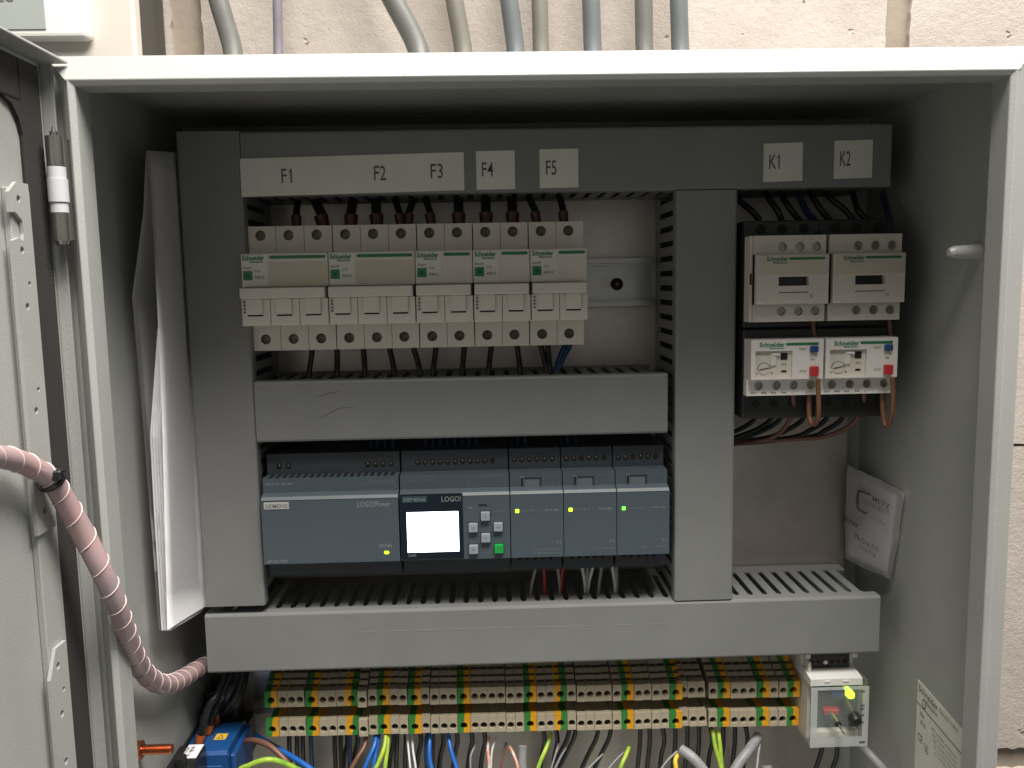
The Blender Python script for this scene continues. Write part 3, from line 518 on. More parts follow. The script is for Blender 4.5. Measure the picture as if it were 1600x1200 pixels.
# ================================================================== circuit breakers
def screw(c, r, parent, ang=None, name='terminal_screw', m='screw'):
    """slotted screw head facing the front, its face at c"""
    ang = random.uniform(0, math.pi) if ang is None else ang
    b = B(); b.cyl((c[0], c[1]+.7, c[2]), r, 1.4, 'y', 14)
    for s in (0, math.pi):
        g = math.asin(min(.9, .32/r*1.0))
        n = 6; P = [(c[0]+r*.96*math.cos(ang+s+g+(math.pi-2*g)*i/n), c[2]+r*.96*math.sin(ang+s+g+(math.pi-2*g)*i/n)) for i in range(n+1)]
        b.prism(P, c[1], c[1]+.75, 'y')
    return part(name, b, m, parent)
ZT, ZB = -78.3, -158.3
def breaker(x0, n, label, window_mat):
    p = 18.05; x1 = x0+n*p
    t = thing('circuit_breaker', ((x0+x1)/2, 184, ZB), label, 'circuit breaker', 'circuit breakers in the row')
    b = B(); b.box(x0+.3, x1-.3, 131, 183.8, ZB+.3, ZT-.3); part('body', b, 'cream', t)
    pc = None
    for k in range(n):
        a, c = x0+k*p+(.15 if k else .35), x0+(k+1)*p-(.15 if k < n-1 else .35); xc = (a+c)/2-.9
        for z0, z1, zs in ((-96, ZT, -84.1), (ZB, -141, -150.9)):
            b = B(); b.prism(rect(a, c, z0, z1), 126, 131, 'y', [circle(xc, zs, 3.4)]); cv = part('terminal_cover', b, 'cream', t)
            screw((xc, 129.3, zs), 3.3, cv)
        b = B(); b.box(a, c, 102.6, 130.9, -141, -124.2, .35); fr = part('pole_front', b, 'cream', t)
        b = B(); b.box(xc-4.4, xc+5.4, 100.7, 102.55, -133.9, -124.1, .3); part('toggle', b, 'cream', fr)
        b = B(); b.box(xc-4.2, xc+5.2, 102.3, 102.5, -135.0, -134.1); part('slit', b, 'hole', fr)
        if k == 0:
            for q in range(4): part('mark', B().box(a+1.2, a+2.4, 102.4, 102.55, -133+q*2.1, -131.8+q*2.1), 'ink', fr)
    b = B(); b.box(x0+.2, x1-.2, 107, 130.9, -117, -96.1, .6, 2); nose = part('nose', b, 'cream', t)
    b = B(); b.box(x0+.8, x1-1.3, 97.4, 107, -124, -117.3, .9, 2); part('handle_bar', b, 'cream', t)
    b = B(); b.box(x0+.7, x0+16.6, 106.75, 107.2, -116.2, -96.9, .15); tg = part('name_tag', b, 'tag', nose)
    b = B(); b.box(x0+17.2, x1-1, 106.8, 107.2, -115.8, -101.6, .15); part('marking_window', b, window_mat, nose)  # window panel in its own plain tone, chosen per breaker
    b = B(); b.prism([(p_[0], p_[1]) for p_ in oblong((x0+17.8+x1-1.4)/2, -98.6, x1-1.4-x0-17.8, 1.9, 3)], 106.55, 106.95, 'y'); part('green_stripe', b, 'green', nose)
    ftext('Schneider', x0+1.2, x0+14.8, -100.4, -97.2, 106.7, 'green', t)
    ftext('Electric', x0+5.8, x0+13.9, -101.9, -100.6, 106.7, 'green', t)
    ftext('Resi9', x0+1.7, x0+6.6, -105.6, -104.1, 106.7, 'ink', t)
    b = B(); b.box(x0+1.3, x0+7, 106.3, 106.8, -112.6, -106.9, .15); sq = part('green_square', b, 'greensq', nose)
    ftext('0', x0+3.3, x0+5.1, -111, -108.6, 106.25, 'hole', t)
    ftext('C16', x0+8.7, x0+12, -107.6, -106.2, 106.7, 'ink', t); ftext('R9F12', x0+8.7, x0+14.4, -111.8, -110, 106.7, 'ink', t)
    return t
xb = 63.9; BX = []
for n, s, window_mat in ((3, 'three-pole cream circuit breaker below the F1 label, beside the vertical duct', 'creamdark'), (3, 'three-pole cream circuit breaker below the F2 label', 'creamdark'),
                   (2, 'two-pole cream circuit breaker below the F3 label', 'cream'), (2, 'two-pole cream circuit breaker below the F4 label', 'cream'), (2, 'two-pole cream circuit breaker below the F5 label, next to the bare rail', 'cream')):
    breaker(xb, n, s, window_mat); xb += n*18.05
# wires above and below the breakers
def wire(pts, r, m, label, group, name='wire', seg=8, ferr=None):
    b = B(); b.tube(pts, r, seg, 5); o = tag(part(name, b, m), label, 'wire', group)
    if ferr:
        (p0, p1, r0, r1, fm) = ferr; bb = B(); bb.tube([p0, p1], [r0, r1], 10, 1); part('ferrule', bb, fm, o)
    return o
def BRK(x): return 'F1' if x < 118 else 'F2' if x < 172 else 'F3' if x < 208 else 'F4' if x < 244.5 else 'F5'
TOPW = [(90.6, 0), (109, 6), (126.7, -1), (144.3, 1), (160.5, 4), (164.5, -4), (181, 4), (199, 0), (217.4, 0), (235.2, 0), (252, 5), (270, 2)]
for x, dx in TOPW:
    fat = x in (199, 217.4, 235.2, 109, 126.7, 144.3)
    r = 3.3 if fat else 2.4
    wire([(x-dx*1.6, 160, -54), (x-dx, 155, -61), (x-dx*.3, 150, -69), (x, 149, -75)], r, 'wireblk', 'black wire with dark red ferrule entering the %s breaker from the duct above' % BRK(x), 'wires into the breaker tops',
         ferr=((x-dx*.35, 149.6, -70), (x, 149, -79.5), r*1.45, r*1.2, 'ferrule'))
for x, dx, m in ((96.5, -2, 'wireblk'), (113.5, 0, 'wireblk'), (131.5, 1, 'wireblk'), (149.5, 3, 'wireblk'), (166, 4, 'wireblk'), (181, -2, 'wireblk'), (200.5, -1.5, 'wireblk'), (219, -2, 'wireblk'), (237, 1.5, 'wireblk'), (253.5, 3, 'wireblk'), (258, 1, 'wireblk'), (269.5, -6, 'dbwire'), (273, -8, 'dbwire')):
    wire([(x, 152, -156), (x, 152, -161), (x+dx*.5, 151, -168), (x+dx, 148, -177), (x+dx, 148, -190)], 1.9, m, 'dark wire dropping from the %s breaker into the short duct' % BRK(x) if m == 'wireblk' else 'dark blue wire dropping from the F5 breaker into the short duct', 'wires under the breakers')

# ================================================================== control modules on the second rail
ZN0, ZN1 = -298, -253.4
def module(x0, x1, name, label, group=None):
    t = thing(name, ((x0+x1)/2, 184, -313), label, 'control module', group)
    b = B(); b.box(x0+.2, x1-.2, 132, 184, -313, -228, .4); part('body', b, 'logodk', t)
    b = B(); b.prism([(120, -242.3), (131.9, -242.3), (131.9, -253.3), (114.6, -253.3), (120, -251.6)], x0+.2, x1-.2, 'x'); step = part('label_ledge', b, 'logo', t)
    b = B(); b.prism([(113, ZN0), (113, ZN1-1.8), (114.6, ZN1), (131.9, ZN1), (131.9, ZN0)], x0+.15, x1-.15, 'x'); nose = part('nose', b, 'logo', t)
    b = B(); b.prism([(113.05, ZN1-1.9), (112.7, ZN1-1.6), (114.3, ZN1+.25), (115.2, ZN1+.1)], x0+.5, x1-.5, 'x'); part('edge_bead', b, 'logolt', nose)
    b = B(); b.box(x0+.4, x1-.4, 124, 131.9, -309.5, -298.2, .5); part('lower_terminals', b, 'logodk', t)
    return t, step, nose
def screws_row(t, x0, x1, n, z, y=131.9, r=1.55, dark=()):
    for k in range(n):
        x = x0+(x1-x0)*k/(n-1)
        b = B(); b.cyl((x, y-.25, z), r+.35, .3, 'y', 12); h = part('terminal_hole', b, 'hole', t)
        if k not in dark:
            b = B(); b.dome((x, y-.25, z), r*.8, .55); part('screw_head', b, 'screw', h)
# power supply
t, st, no = module(66.6, 156, 'power_supply', 'wide dark grey power supply module with a pale maker tag and one green light')
for k in range(19):
    x = 71.2+k*4.45
    b = B(); b.prism([(x-1.1, 121.2), (x+1.1, 121.2), (x+1.1, 131.2), (x-1.1, 131.2)], -242.35, -242.05, 'z'); part('vent_slot', b, 'hole', st)
screws_row(t, 75.2, 81.2, 2, -236.5); screws_row(t, 134.3, 149.7, 4, -236.6)
b = B(); b.box(68.6, 84.8, 112.6, 113.1, -261, -256.4, .15); part('maker_tag', b, 'tagpale', no)
ftext('SIEMENS', 69.5, 83.9, -260.1, -257.4, 112.55, 'printdim', t)
ftext('LOGO!Power', 129.2, 150.9, -261, -257.2, 113, 'print', t); ftext('24V/4A', 142.5, 151, -288.6, -286, 113, 'print', t)
ftext('6EP1334-1SH03', 68.9, 82.2, -297, -295, 113, 'print', t); ftext('INPUT AC 100-240V', 68.4, 86.6, -246.7, -245, 120, 'print', t); ftext('OUTPUT DC 24V', 135.6, 153.5, -246.4, -244.8, 120, 'printdim', t)
def frame(x0, x1, z0, z1, y, th, m, parent, name='print_frame'):
    b = B(); b.prism(rect(x0, x1, z0, z1), y-.12, y-.02, 'y', [rect(x0+th, x1-th, z0+th, z1-th)]); part(name, b, m, parent)
frame(130.1, 153.6, -251.2, -247.2, 120, .3, 'logolt', st)
b = B(); b.prism(oblong(147.2, -292, 3.2, 1.9, 5), 112.5, 113.1, 'y'); b2 = part('indicator_light', b, 'ledy', no)
# small retaining clip at the rail's end
# logic module with display
t, st, no = module(156.6, 228.9, 'logic_module', 'dark grey logic module with a glowing white display and six keys')
b = B(); b.box(156.9, 198, 112.2, 113.1, -297, -252.9, .3); pan = part('display_panel', b, 'panel', no)
b = B(); b.box(161.2, 195, 111.95, 112.3, -292.2, -265.2, .1); part('screen', b, 'screen', pan)
b = B(); b.box(158.4, 174.8, 111.95, 112.3, -258.6, -254.5, .1); part('maker_tag', b, 'teal', pan)
ftext('SIEMENS', 159.2, 173.9, -257.9, -255.4, 111.95, 'print', t); ftext('LOGO!', 184.3, 196.9, -258.6, -255.0, 112.2, 'print', t); ftext('LAN', 161.8, 166.4, -295.2, -293.2, 112.2, 'print', t)
for x, z, m, s in ((212.7, -268.8, 'key', '^'), (204.6, -276.3, 'key', '<'), (221, -276.2, 'key', '>'), (212.7, -283.4, 'key', 'v'), (204.6, -291, 'key', 'ESC'), (221.2, -291, 'keygreen', 'OK')):
    b = B(); b.box(x-3.4, x+3.4, 112.7, 113.1, z-3.5, z+3.3); part('key_well', b, 'hole', no)
    b = B(); b.box(x-3.0, x+3.0, 110.2, 113.1, z-3.0, z+3.0, .5, 2); k = part('key', b, m, no)
    wd = 2.4 if len(s) > 1 else 1.8
    ftext(s, x-wd/2, x+wd/2, z-.7, z+.8, 110.2, 'printdim', t)
b = B(); b.box(208.3, 213.9, 112.8, 113.15, -262.3, -261, .05); part('slot', b, 'hole', no)
ftext('X50', 201, 204, -264, -262.4, 113, 'print', t); ftext('microSD', 219, 226.6, -266.4, -264.8, 113, 'printdim', t); ftext('ESC', 214.4, 217, -294.3, -292.8, 113, 'printdim', t); ftext('OK', 224.8, 227, -294.6, -293.2, 113, 'printdim', t)
screws_row(t, 167.9, 218.1, 11, -236, dark=(10,)); frame(201.6, 226.6, -250.2, -244.2, 120, .3, 'logolt', st)
ftext('L1 I1 I2 I3 I4 I5', 159, 180, -243.9, -242.9, 120, 'printdim', t); ftext('AC/DC 115-240V', 159, 179, -246.5, -245, 120, 'printdim', t); ftext('8 DI / 4 RELAY', 206, 226, -243.9, -242.9, 120, 'printdim', t)
# three expansion modules
for k, (x0, lab, nm, led) in enumerate(((229.2, 'narrow dark grey expansion module right beside the keypad', 'DM8 24R', 'ledy'), (264.4, 'narrow dark grey expansion module between two others alike', 'AM2 RTD', 'ledy'), (299.6, 'narrow dark grey expansion module at the duct end of the row', 'AM2 AQ', 'ledg'))):
    x1 = x0+35
    t, st, no = module(x0, x1, 'expansion_module', lab, 'expansion modules')
    b = B(); b.box(x0+7, x0+9.6, 119.4, 120.2, -251.6, -244.8, .1); cl = part('bus_clip', b, 'logolt', st)
    b = B(); b.box(x0+7.5, x0+9.1, 119.2, 119.45, -250.9, -245.6); part('clip_slot', b, 'hole', cl)
    b = B(); b.box(x0+9.8, x0+21.2, 118.9, 120.2, -246, -244.7, .2); b.box(x0+20.2, x0+21.2, 118.9, 120.2, -251.4, -245.9, .2); part('slider_rim', b, 'logodk', st)
    b = B(); b.box(x0+9.8, x0+20, 119.5, 120.2, -252, -246.1, .2); part('slider', b, 'logolt', st)
    frame(x0+22.6, x0+33.4, -251, -245, 120, .3, 'logolt', st)
    b = B(); b.box(x0+3.3, x0+5.7, 112.6, 113.1, -267.5, -265.1, .2); part('indicator_light', b, led, no)
    ftext('RUN/STOP', x0+7, x0+17.6, -266.9, -265.3, 113, 'printdim', t); ftext(nm, x0+22.8, x0+32, -266.9, -265.4, 113, 'print', t)
    ftext('X 2', x0+30, x0+33.3, -289, -287.2, 113, 'print', t); ftext('6ED1 055-1MA00-0BA2', x0+14.4 if k == 0 else x0+17, x0+33.4, -293.6, -292.2, 113, 'printdim', t)
    if k == 0: ftext('OUTPUT 4 RELAY', x0+14.4, x0+33.4, -296, -294.7, 113, 'printdim', t)
    screws_row(t, x0+3.8, x0+29.4, 6, -235.7, dark=((), (2, 5), (2, 5))[k])
    for q in range(5):
        b = B(); b.cyl((x0+6+q*5.2, 123.8, -302), 1.5, .3, 'y', 10); part('lower_terminal', b, 'hole', t)
# thin wires leaving the modules downwards into the long duct
for x, dx, m in ((247, -4, 'greyw'), (252.5, .5, 'redw'), (262, 2, 'greyw'), (266, -2, 'redw'), (279, 3, 'whitew'), (283, -.5, 'greyw'), (287, -4, 'whitew'), (293, -2, 'greyw'), (300, 3, 'whitew'), (303, 1, 'greyw')):
    wire([(x, 140, -311), (x+dx*.2, 140, -317), (x+dx*.7, 142, -326), (x+dx, 144, -336), (x+dx, 146, -346)], 1.25, m, {'greyw': 'thin grey wire under the expansion modules', 'redw': 'thin red wire under the expansion module beside the keypad', 'whitew': 'thin white wire fanning out under the expansion modules'}[m], 'wires below the modules', seg=6)
for x in (134.5, 139, 144, 149.5, 172, 177, 182, 187, 192, 197, 202, 207, 236, 241, 270, 276):
    wire([(x, 152, -214), (x, 150, -220), (x+.5, 148, -226), (x+.5, 146, -231)], 1.3, 'dbwire', 'dark thin wire dropping from the short duct into the %s' % ('power supply module' if x < 156 else 'logic module' if x < 228 else 'expansion module beside the keypad' if x < 264 else 'middle expansion module'), 'wires above the modules', seg=6)

# ================================================================== contactors and overload relays
def contactor(dx, label, name_side):
    x0 = 384.3+dx; x1 = x0+46
    t = thing('contactor', (x0+23, 184, -146), label, 'contactor', 'contactors')
    b = B(); b.box(x0-2.2, x1+.6, 113, 184, -149, -80.5, .8); part('base', b, 'black', t)
    for z0, z1, zs in ((-102.4, -90.6, -97.8), (-144.6, -133.6, -138.1)):
        b = B(); b.prism(rect(x0, x1, z0, z1), 101.5, 106.5, 'y', [circle(x0+q, zs, 3.0) for q in (18.3, 29.4, 40)]); cv = part('terminal_cover', b, 'kcream', t)
        b = B(); b.box(x0, x1, 106.6, 113, z0, z1, .2); part('terminal_back', b, 'hole', cv)
        for q in (18.3, 29.4, 40): screw((x0+q, 103.4, zs), 2.9, cv, m='barrel')
        ftext('1/L1  3/L2  5/L3' if zs > -120 else '2/T1  4/T2  6/T3', x0+15, x0+42, zs+(3.8 if zs > -120 else -5), zs+(4.9 if zs > -120 else -3.9), 101.5, 'creamdark', t)
    ftext('LC1D09', x0+2, x0+13.5, -98.6, -96, 101.5, 'creamdark', t)
    b = B(); b.prism(rect(x0+.2, x1-.4, -133.4, -102.6), 95, 99, 'y', [rect(x0+14.1, x0+33.1, -122, -116.4)]); nose = part('nose', b, 'kcream', t)
    b = B(); b.box(x0+.3, x1-.5, 99.1, 113, -133.4, -102.6); part('nose_back', b, 'black', nose)
    b = B(); b.box(x0+.8, x1-1, 94.6, 95.1, -115.2, -103, .2); part('name_plate', b, 'creamdark', nose)
    b = B(); b.box(x0+14.4, x0+32.8, 94.7, 95.05, -133, -126.4, .15); part('lower_flap', b, 'kcream', nose)
    b = B(); b.box(x0+14.2, x0+33, 94.85, 95.05, -126.3, -125.8); part('slit', b, 'ink', nose)
    b = B(); b.box(x0+1, x0+4.6, 94.3, 95.1, -133.2, -131.3, .2); part('white_tab', b, 'white', nose)
    b = B(); b.box(x0+20.3, x0+42.8, 94.3, 94.65, -106, -104.5, .1); part('green_stripe', b, 'green', nose)
    ftext('Schneider', x0+6.2, x0+19.6, -106.6, -103.8, 94.6, 'green', t); ftext('Electric', x0+10.4, x0+19.3, -108.2, -106.9, 94.6, 'green', t)
    ftext('A2', x0+33.6, x0+35.8, -129.6, -127.4, 95, 'ink', t)
    for q in (8, 22, 36):
        b = B(); b.cyl((x0+q, 112.6, -86), 3.2, .6, 'y', 14); part('terminal_hole', b, 'hole', t)
    if name_side:
        b = B(); b.box(x0-2.1, x0-.25, 101.8, 112.9, -144.6, -90.6, .2); sg = part('side_guide', b, 'kcream', t)
        b = B(); b.box(x0-2.0, x0-.8, 101.6, 101.9, -121, -114); part('slot', b, 'hole', sg)
contactor(0, 'cream contactor below the K1 label, beside the vertical duct', True)
contactor(48.2, 'cream contactor below the K2 label, next to the side wall', False)
def overload(dx, label):
    x0 = 382.8+dx; x1 = x0+46.2
    t = thing('overload_relay', (x0+23, 184, -208), label, 'overload relay', 'overload relays under the contactors')
    b = B(); b.box(x0-.6, x1+.6, 113, 184, -208.5, -149.6, .8); part('base', b, 'black', t)
    b = B(); b.prism(rect(x0, x1, -181, -155.6), 98, 112.9, 'y', [rect(x0+2.8, x0+26.4, -180, -162.8)]); face = part('face', b, 'white', t)
    b = B(); b.box(x0+2.85, x0+26.35, 100.2, 112.8, -179.95, -162.85); win = part('setting_window', b, 'kcream', face)
    b = B(); b.cyl((x0+9, 99.5, -174.2), 3.6, .8, 'y', 20); dial = part('dial', b, 'kcream', win)
    b = B(); b.prism([(x0+6, -175.1), (x0+12, -173.9), (x0+12.1, -173.3), (x0+6, -174.4)], 99.2, 99.5, 'y'); part('dial_slot', b, 'ink', dial)
    b = B(); b.prism([(x0+9+4.4*math.cos(a), -174.6+4.4*math.sin(a)) for a in [math.pi*i/10 for i in range(11)]]+[(x0+9+4.0*math.cos(a), -174.6+4.0*math.sin(a)) for a in [math.pi*i/10 for i in range(10, -1, -1)]], 100.0, 100.15, 'y'); part('dial_scale', b, 'ink', win)
    b = B(); b.box(x0+13.2, x0+16.8, 99, 100.2, -172.6, -164.6, .6); b.box(x0+13.6, x0+19, 98.4, 100.2, -166, -164.4, .3); part('lever', b, 'white', win)
    b = B(); b.box(x0+19.4, x0+23.8, 99.6, 100.2, -168.6, -164.3, .2); part('test_hole', b, 'hole', win)
    b = B(); b.box(x0+20.2, x0+23.4, 99.9, 100.2, -176.6, -175.4); part('slot', b, 'hole', win)
    ftext('H A', x0+20.4, x0+23.4, -172.4, -170.6, 100.1, 'ink', t); ftext('0.63', x0+3, x0+5, -177.8, -176.6, 100.1, 'ink', t); ftext('1', x0+13.6, x0+14.4, -177.8, -176.6, 100.1, 'ink', t)
    ftext('LRD 05', x0+3, x0+12, -165.9, -163.8, 100.1, 'creamdark', t)
    b = B(); b.box(x0+37.2, x0+42.2, 95.4, 98.1, -163.9, -160, .5); part('reset_button', b, 'rblue', face, 'blue reset button')
    b = B(); b.box(x0+38, x0+40.6, 97.2, 98.1, -168.6, -164, .3); part('reset_stem', b, 'creamdark', face)
    b = B(); b.box(x0+37.2, x0+42.4, 94.6, 98.1, -179, -172.8, .6, 2); part('stop_button', b, 'red', face, 'red stop button')
    b = B(); b.box(x0+22.2, x0+42.8, 97.6, 98.05, -159.4, -157.8, .1); part('green_stripe', b, 'green', face)
    ftext('Schneider', x0+5.2, x0+21.4, -160.3, -157.2, 98, 'greensq', t); ftext('Electric', x0+11.6, x0+20.8, -161.6, -160.5, 98, 'greensq', t)
    ftext('RESET', x0+30.6, x0+35.8, -162.6, -161.1, 98, 'printdim', t); ftext('STOP', x0+31, x0+35.6, -176.8, -175.2, 98, 'printdim', t)
    b = B(); b.box(x1-.6, x1+.3, 101, 104, -171, -166, .1); part('catch', b, 'hole', face)
    b = B(); xs = [x0+q for q in (7, 18.7, 29.9, 41)]
    b.prism(rect(x0-1, x1-.8, -192, -181.2), 104, 110, 'y', [circle(x, -185.6, 2.9) for x in xs]); sh = part('terminal_shelf', b, 'white', t)
    b = B(); b.box(x0-.9, x1-.9, 110.1, 112.9, -192, -181.2); part('shelf_back', b, 'hole', sh)
    for x in xs: screw((x, 106.4, -185.6), 2.8, sh, m='barrel')
    ftext('97   98', x0+2, x0+12, -190.9, -189.6, 104, 'ink', t); ftext('95   96', x0+15, x0+25, -190.9, -189.6, 104, 'ink', t); ftext('2/T1   4/T2', x0+28, x0+43, -190.9, -189.6, 104, 'creamdark', t)
    for q in (8, 20, 32, 42):
        b = B(); b.cyl((x0+q, 112.7, -198.5), 2.8, .5, 'y', 12); part('terminal_hole', b, 'hole', t)
overload(0, 'white overload relay with red and blue buttons hanging under the K1 contactor')
overload(47.6, 'white overload relay with red and blue buttons hanging under the K2 contactor')

# ================================================================== terminal row
TX0, TPB, TPP = 54.4, 6.37, 9.18
SEQ = 'P3P3R2P2P4P6P2R6P4P4P3P2P'
def prof(y):   # side outline (Y, Z) of a terminal block, front humps at Y = 140
    return [(185, -448), (185, -397), (172, -389.6), (163, -390.2), (160.6, -391.8), (156, -392.4), (153.4, -394.2), (150, -394.8), (148.2, -396.6), (143.8, -397), (147.9, -398), (147.9, -409.6), (168, -410.6), (168, -423.5), (144.7, -423.5), (144.7, -431.2), (156, -436), (178, -440)]
def bar_step(b, x0, x1):
    for y0, y1, z in ((144.6, 147.6, -397.1), (150.6, 153, -394.75), (157, 160, -392.3)):
        b.box(x0+.35, x1-.35, y0, y1, z, z+.45)
HZ = (-404.6, -426.2); HUMP = ((-409.6, -397.7), (-431.2, -419.0))
def half_plate(x0, x1, z0, z1, hx, hz, r, side, wob):
    """front plate half: side 'L' ends at hx with half of the round hole cut out"""
    n = 7
    arc = [(hx+r*math.cos(math.pi/2+math.pi*i/n)*(1 if side == 'L' else -1), hz+r*math.sin(math.pi/2+math.pi*i/n)) for i in range(n+1)]   # from top, round, to bottom
    if side == 'L': return [(x0, z1), (x0, z0), (hx-wob, z0), (hx, hz-r)]+arc[::-1][1:]+[(hx+wob, z1)]
    return [(x1, z1), (hx+wob, z1)]+arc+[(hx-wob, z0), (x1, z0)]
PROTO = {}
def terminal(kind, x, tilt=0, dy=0, label=None, group=None):
    wdt = TPB if kind == 'b' else TPP
    dz = -1.3-(x-TX0)/380*4.6
    t = thing('terminal_block', (x+wdt/2, 185+dy, -448+dz), label, 'terminal block', group)
    if kind not in PROTO:
        L = []
        x0, x1 = 0.12, wdt-.12
        if kind == 'b':
            b = B(); b.prism(prof(0), x0, x1, 'x')
            for (z0, z1), hz in zip(HUMP, HZ): b.prism(rect(x0, x1, z0, z1), 140, 147.8 if hz > -415 else 144.6, 'y', [circle(wdt/2, hz, 2.5, 12)])
            L.append(('body', b, 'beige'))
            b = B(); bar_step(b, x0, x1); L.append(('marker_slot', b, 'slot'))
        else:
            ms = ('tgreen', 'tyellow') if kind == 'P' else ('tyellow', 'tgreen')
            hx = wdt*.48
            for side, m, a, c in (('L', ms[0], x0, hx-.02), ('R', ms[1], hx+.02, x1)):
                b = B(); b.prism(prof(0), a, c, 'x')
                for (z0, z1), hz in zip(HUMP, HZ): b.prism(half_plate(x0, x1, z0, z1, hx+(-.02 if side == 'L' else .02), hz, 2.6, side, .5), 140, 147.8 if hz > -415 else 144.6, 'y')
                L.append(({'tgreen': 'green_half', 'tyellow': 'yellow_half'}[m], b, m))
            b = B(); bar_step(b, x0+.6, x1-.6); L.append(('marker_slot', b, 'slot'))
        for hz in HZ:
            b = B(); b.cyl((wdt/2, 146.5 if hz > -415 else 143.6, hz), 2.3, 1.3, 'y', 12); L.append(('terminal_screw', b, 'hole'))
        PROTO[kind] = []
        base = Vector((wdt/2, 185, -448))
        for nm, b, m in L:
            vs = [v.co.copy() for v in b.bm.verts]
            c = Vector([(min(v[i] for v in vs)+max(v[i] for v in vs))/2 for i in range(3)])
            PROTO[kind].append((nm, mesh_of(b, nm, m, c), c-base))
    for nm, me, off in PROTO[kind]:
        o = bpy.data.objects.new(nm, me); COL.objects.link(o); o.parent = t; o.location = off*MM; ORI[o] = ORI[t]+off
    if tilt: t.rotation_euler = (tilt*.4, tilt, 0)
x = TX0; rt = random.Random(5); nb = 0
for ch in SEQ:
    if ch in 'PR':
        terminal(ch, x, rt.uniform(-.006, .006), rt.uniform(-.3, .3), 'green and yellow earth terminal in the row under the long duct' if ch == 'P' else 'earth terminal turned round, its yellow half before the green', 'earth terminals' if ch == 'P' else 'turned earth terminals'); x += TPP
    else:
        for k in range(int(ch)):
            nb += 1
            lean = -.055 if 33 <= nb <= 35 else rt.uniform(-.008, .008)
            fwd = -2.6 if nb == 7 else rt.uniform(-.5, .5)
            lab, grp = 'beige terminal block in a run of %s between earth terminals' % {'2': 'two', '3': 'three', '4': 'four', '6': 'six'}[ch], 'beige terminals'
            if nb == 7: lab, grp = 'beige terminal block standing forward of its row, beside a turned earth terminal', 'beige terminals'
            if 33 <= nb <= 35: lab, grp = 'beige terminal block leaning out of line with its two neighbours', 'leaning beige terminals'
            terminal('b', x, lean, fwd, lab, grp); x += TPB

# ================================================================== small relay box with a clear cover, at the end of the terminals
t = thing('relay_box', (455, 185, -446), 'small relay box with clear cover, toggle, knob and a bright green light', 'relay box')
b = B(); b.box(435.6, 474.4, 150, 184, -440, -378, .6); b.box(435.6, 438, 128, 149.8, -440, -384, .3); part('housing', b, 'kcream', t)
EAR = [(129, -391.2), (119.4, -392.6), (119.4, -397.4), (149.8, -397.4), (149.8, -379), (129, -379), (129, -382), (138, -382), (138, -390.6)]
b = B(); b.prism(EAR, 434.4, 437.6, 'x'); b.prism(EAR, 467.4, 470.6, 'x')
b.prism([(129, -391.2), (119.4, -392.6), (119.4, -397.4), (149.8, -397.4), (149.8, -391)], 437.7, 467.3, 'x'); th = part('top_housing', b, 'box_white', t)
for xx in (446, 459): part('latch_dimple', B().box(xx-2, xx+2, 118.9, 119.5, -395, -393.6, .2), 'white', th)
b = B(); b.box(437.8, 467.2, 133.4, 149.6, -390.8, -378, .3); tb = part('terminal_strip', b, 'black', t)
for k in range(6):
    if k == 2: screw((440.5+k*4.7, 132.6, -386.6), 1.5, tb, m='steel')
    else: part('terminal_hole', B().cyl((440.5+k*4.7, 133.1, -386.6), 1.5, .4, 'y', 10), 'hole', tb)
b = B(); b.box(437.4, 472.6, 130, 132, -438.6, -397.8, .2); pcb = part('circuit_board', b, 'pcb', t)
b = B(); b.box(451.4, 460.4, 123, 129.9, -408, -402.8, .4); part('blue_component', b, 'rblue', pcb)
b = B(); b.box(446.5, 457, 123.6, 129.9, -421.3, -417.4, .5); tg = part('toggle_base', b, 'red', pcb, 'red switch body')
b = B(); b.tube([(450.2, 123.5, -419.4), (452.2, 115.4, -422.4)], [1.7, 1.5], 12, 1); part('toggle_collar', b, 'steel', tg)
b = B(); b.tube([(452.2, 115.3, -422.5), (452.5, 113.6, -423.2)], 2.1, 10, 1); part('toggle_nut', b, 'black', tg)
b = B(); b.tube([(452.5, 113.5, -423.3), (453.6, 107.5, -426)], [.9, .6], 10, 1); part('toggle_lever', b, 'steel', tg)
b = B(); b.tube([(464, 129.9, -415.4), (464.4, 123, -418), (465, 115, -421.4), (465.1, 113.6, -422)], [4.6, 4.4, 4.1, 3.4], 18, 2); part('knob', b, 'black', pcb)
b = B(); b.dome((464.2, 124, -406.4), 3.0, 4); b.cyl((464.2, 124, -406.4), 3.0, 5.9, 'y', 14); part('indicator_light', b, 'ledy', pcb)
b = B()
b.box(434.4, 474, 117.4, 118.6, -440.6, -397.6, .3); b.box(434.4, 435.5, 118.8, 149, -440.6, -397.6); b.box(472.9, 474, 118.8, 149, -440.6, -393.6); b.box(435.7, 472.7, 118.8, 149, -440.6, -439.5)
part('clear_cover', b, 'cover', t)
b = B(); b.prism(rect(434, 474.4, -441, -397.5), 116.9, 117.3, 'y', [rect(438.6, 470.2, -434, -399.4)]); part('cover_frame', b, 'frost', t)
b = B(); b.box(438, 471, 124, 129.8, -438.6, -433, 1.2, 2); part('grey_sill', b, 'kcream', pcb)
for z0 in (-401.4, -411.5, -414, -418.6, -424): part('print_mark', B().box(468.6, 471.4, 116.7, 116.85, z0, z0+.9), 'ink', t)
part('print_mark', B().box(468.5, 472.6, 116.7, 116.85, -438.6, -437.4), 'ink', t)

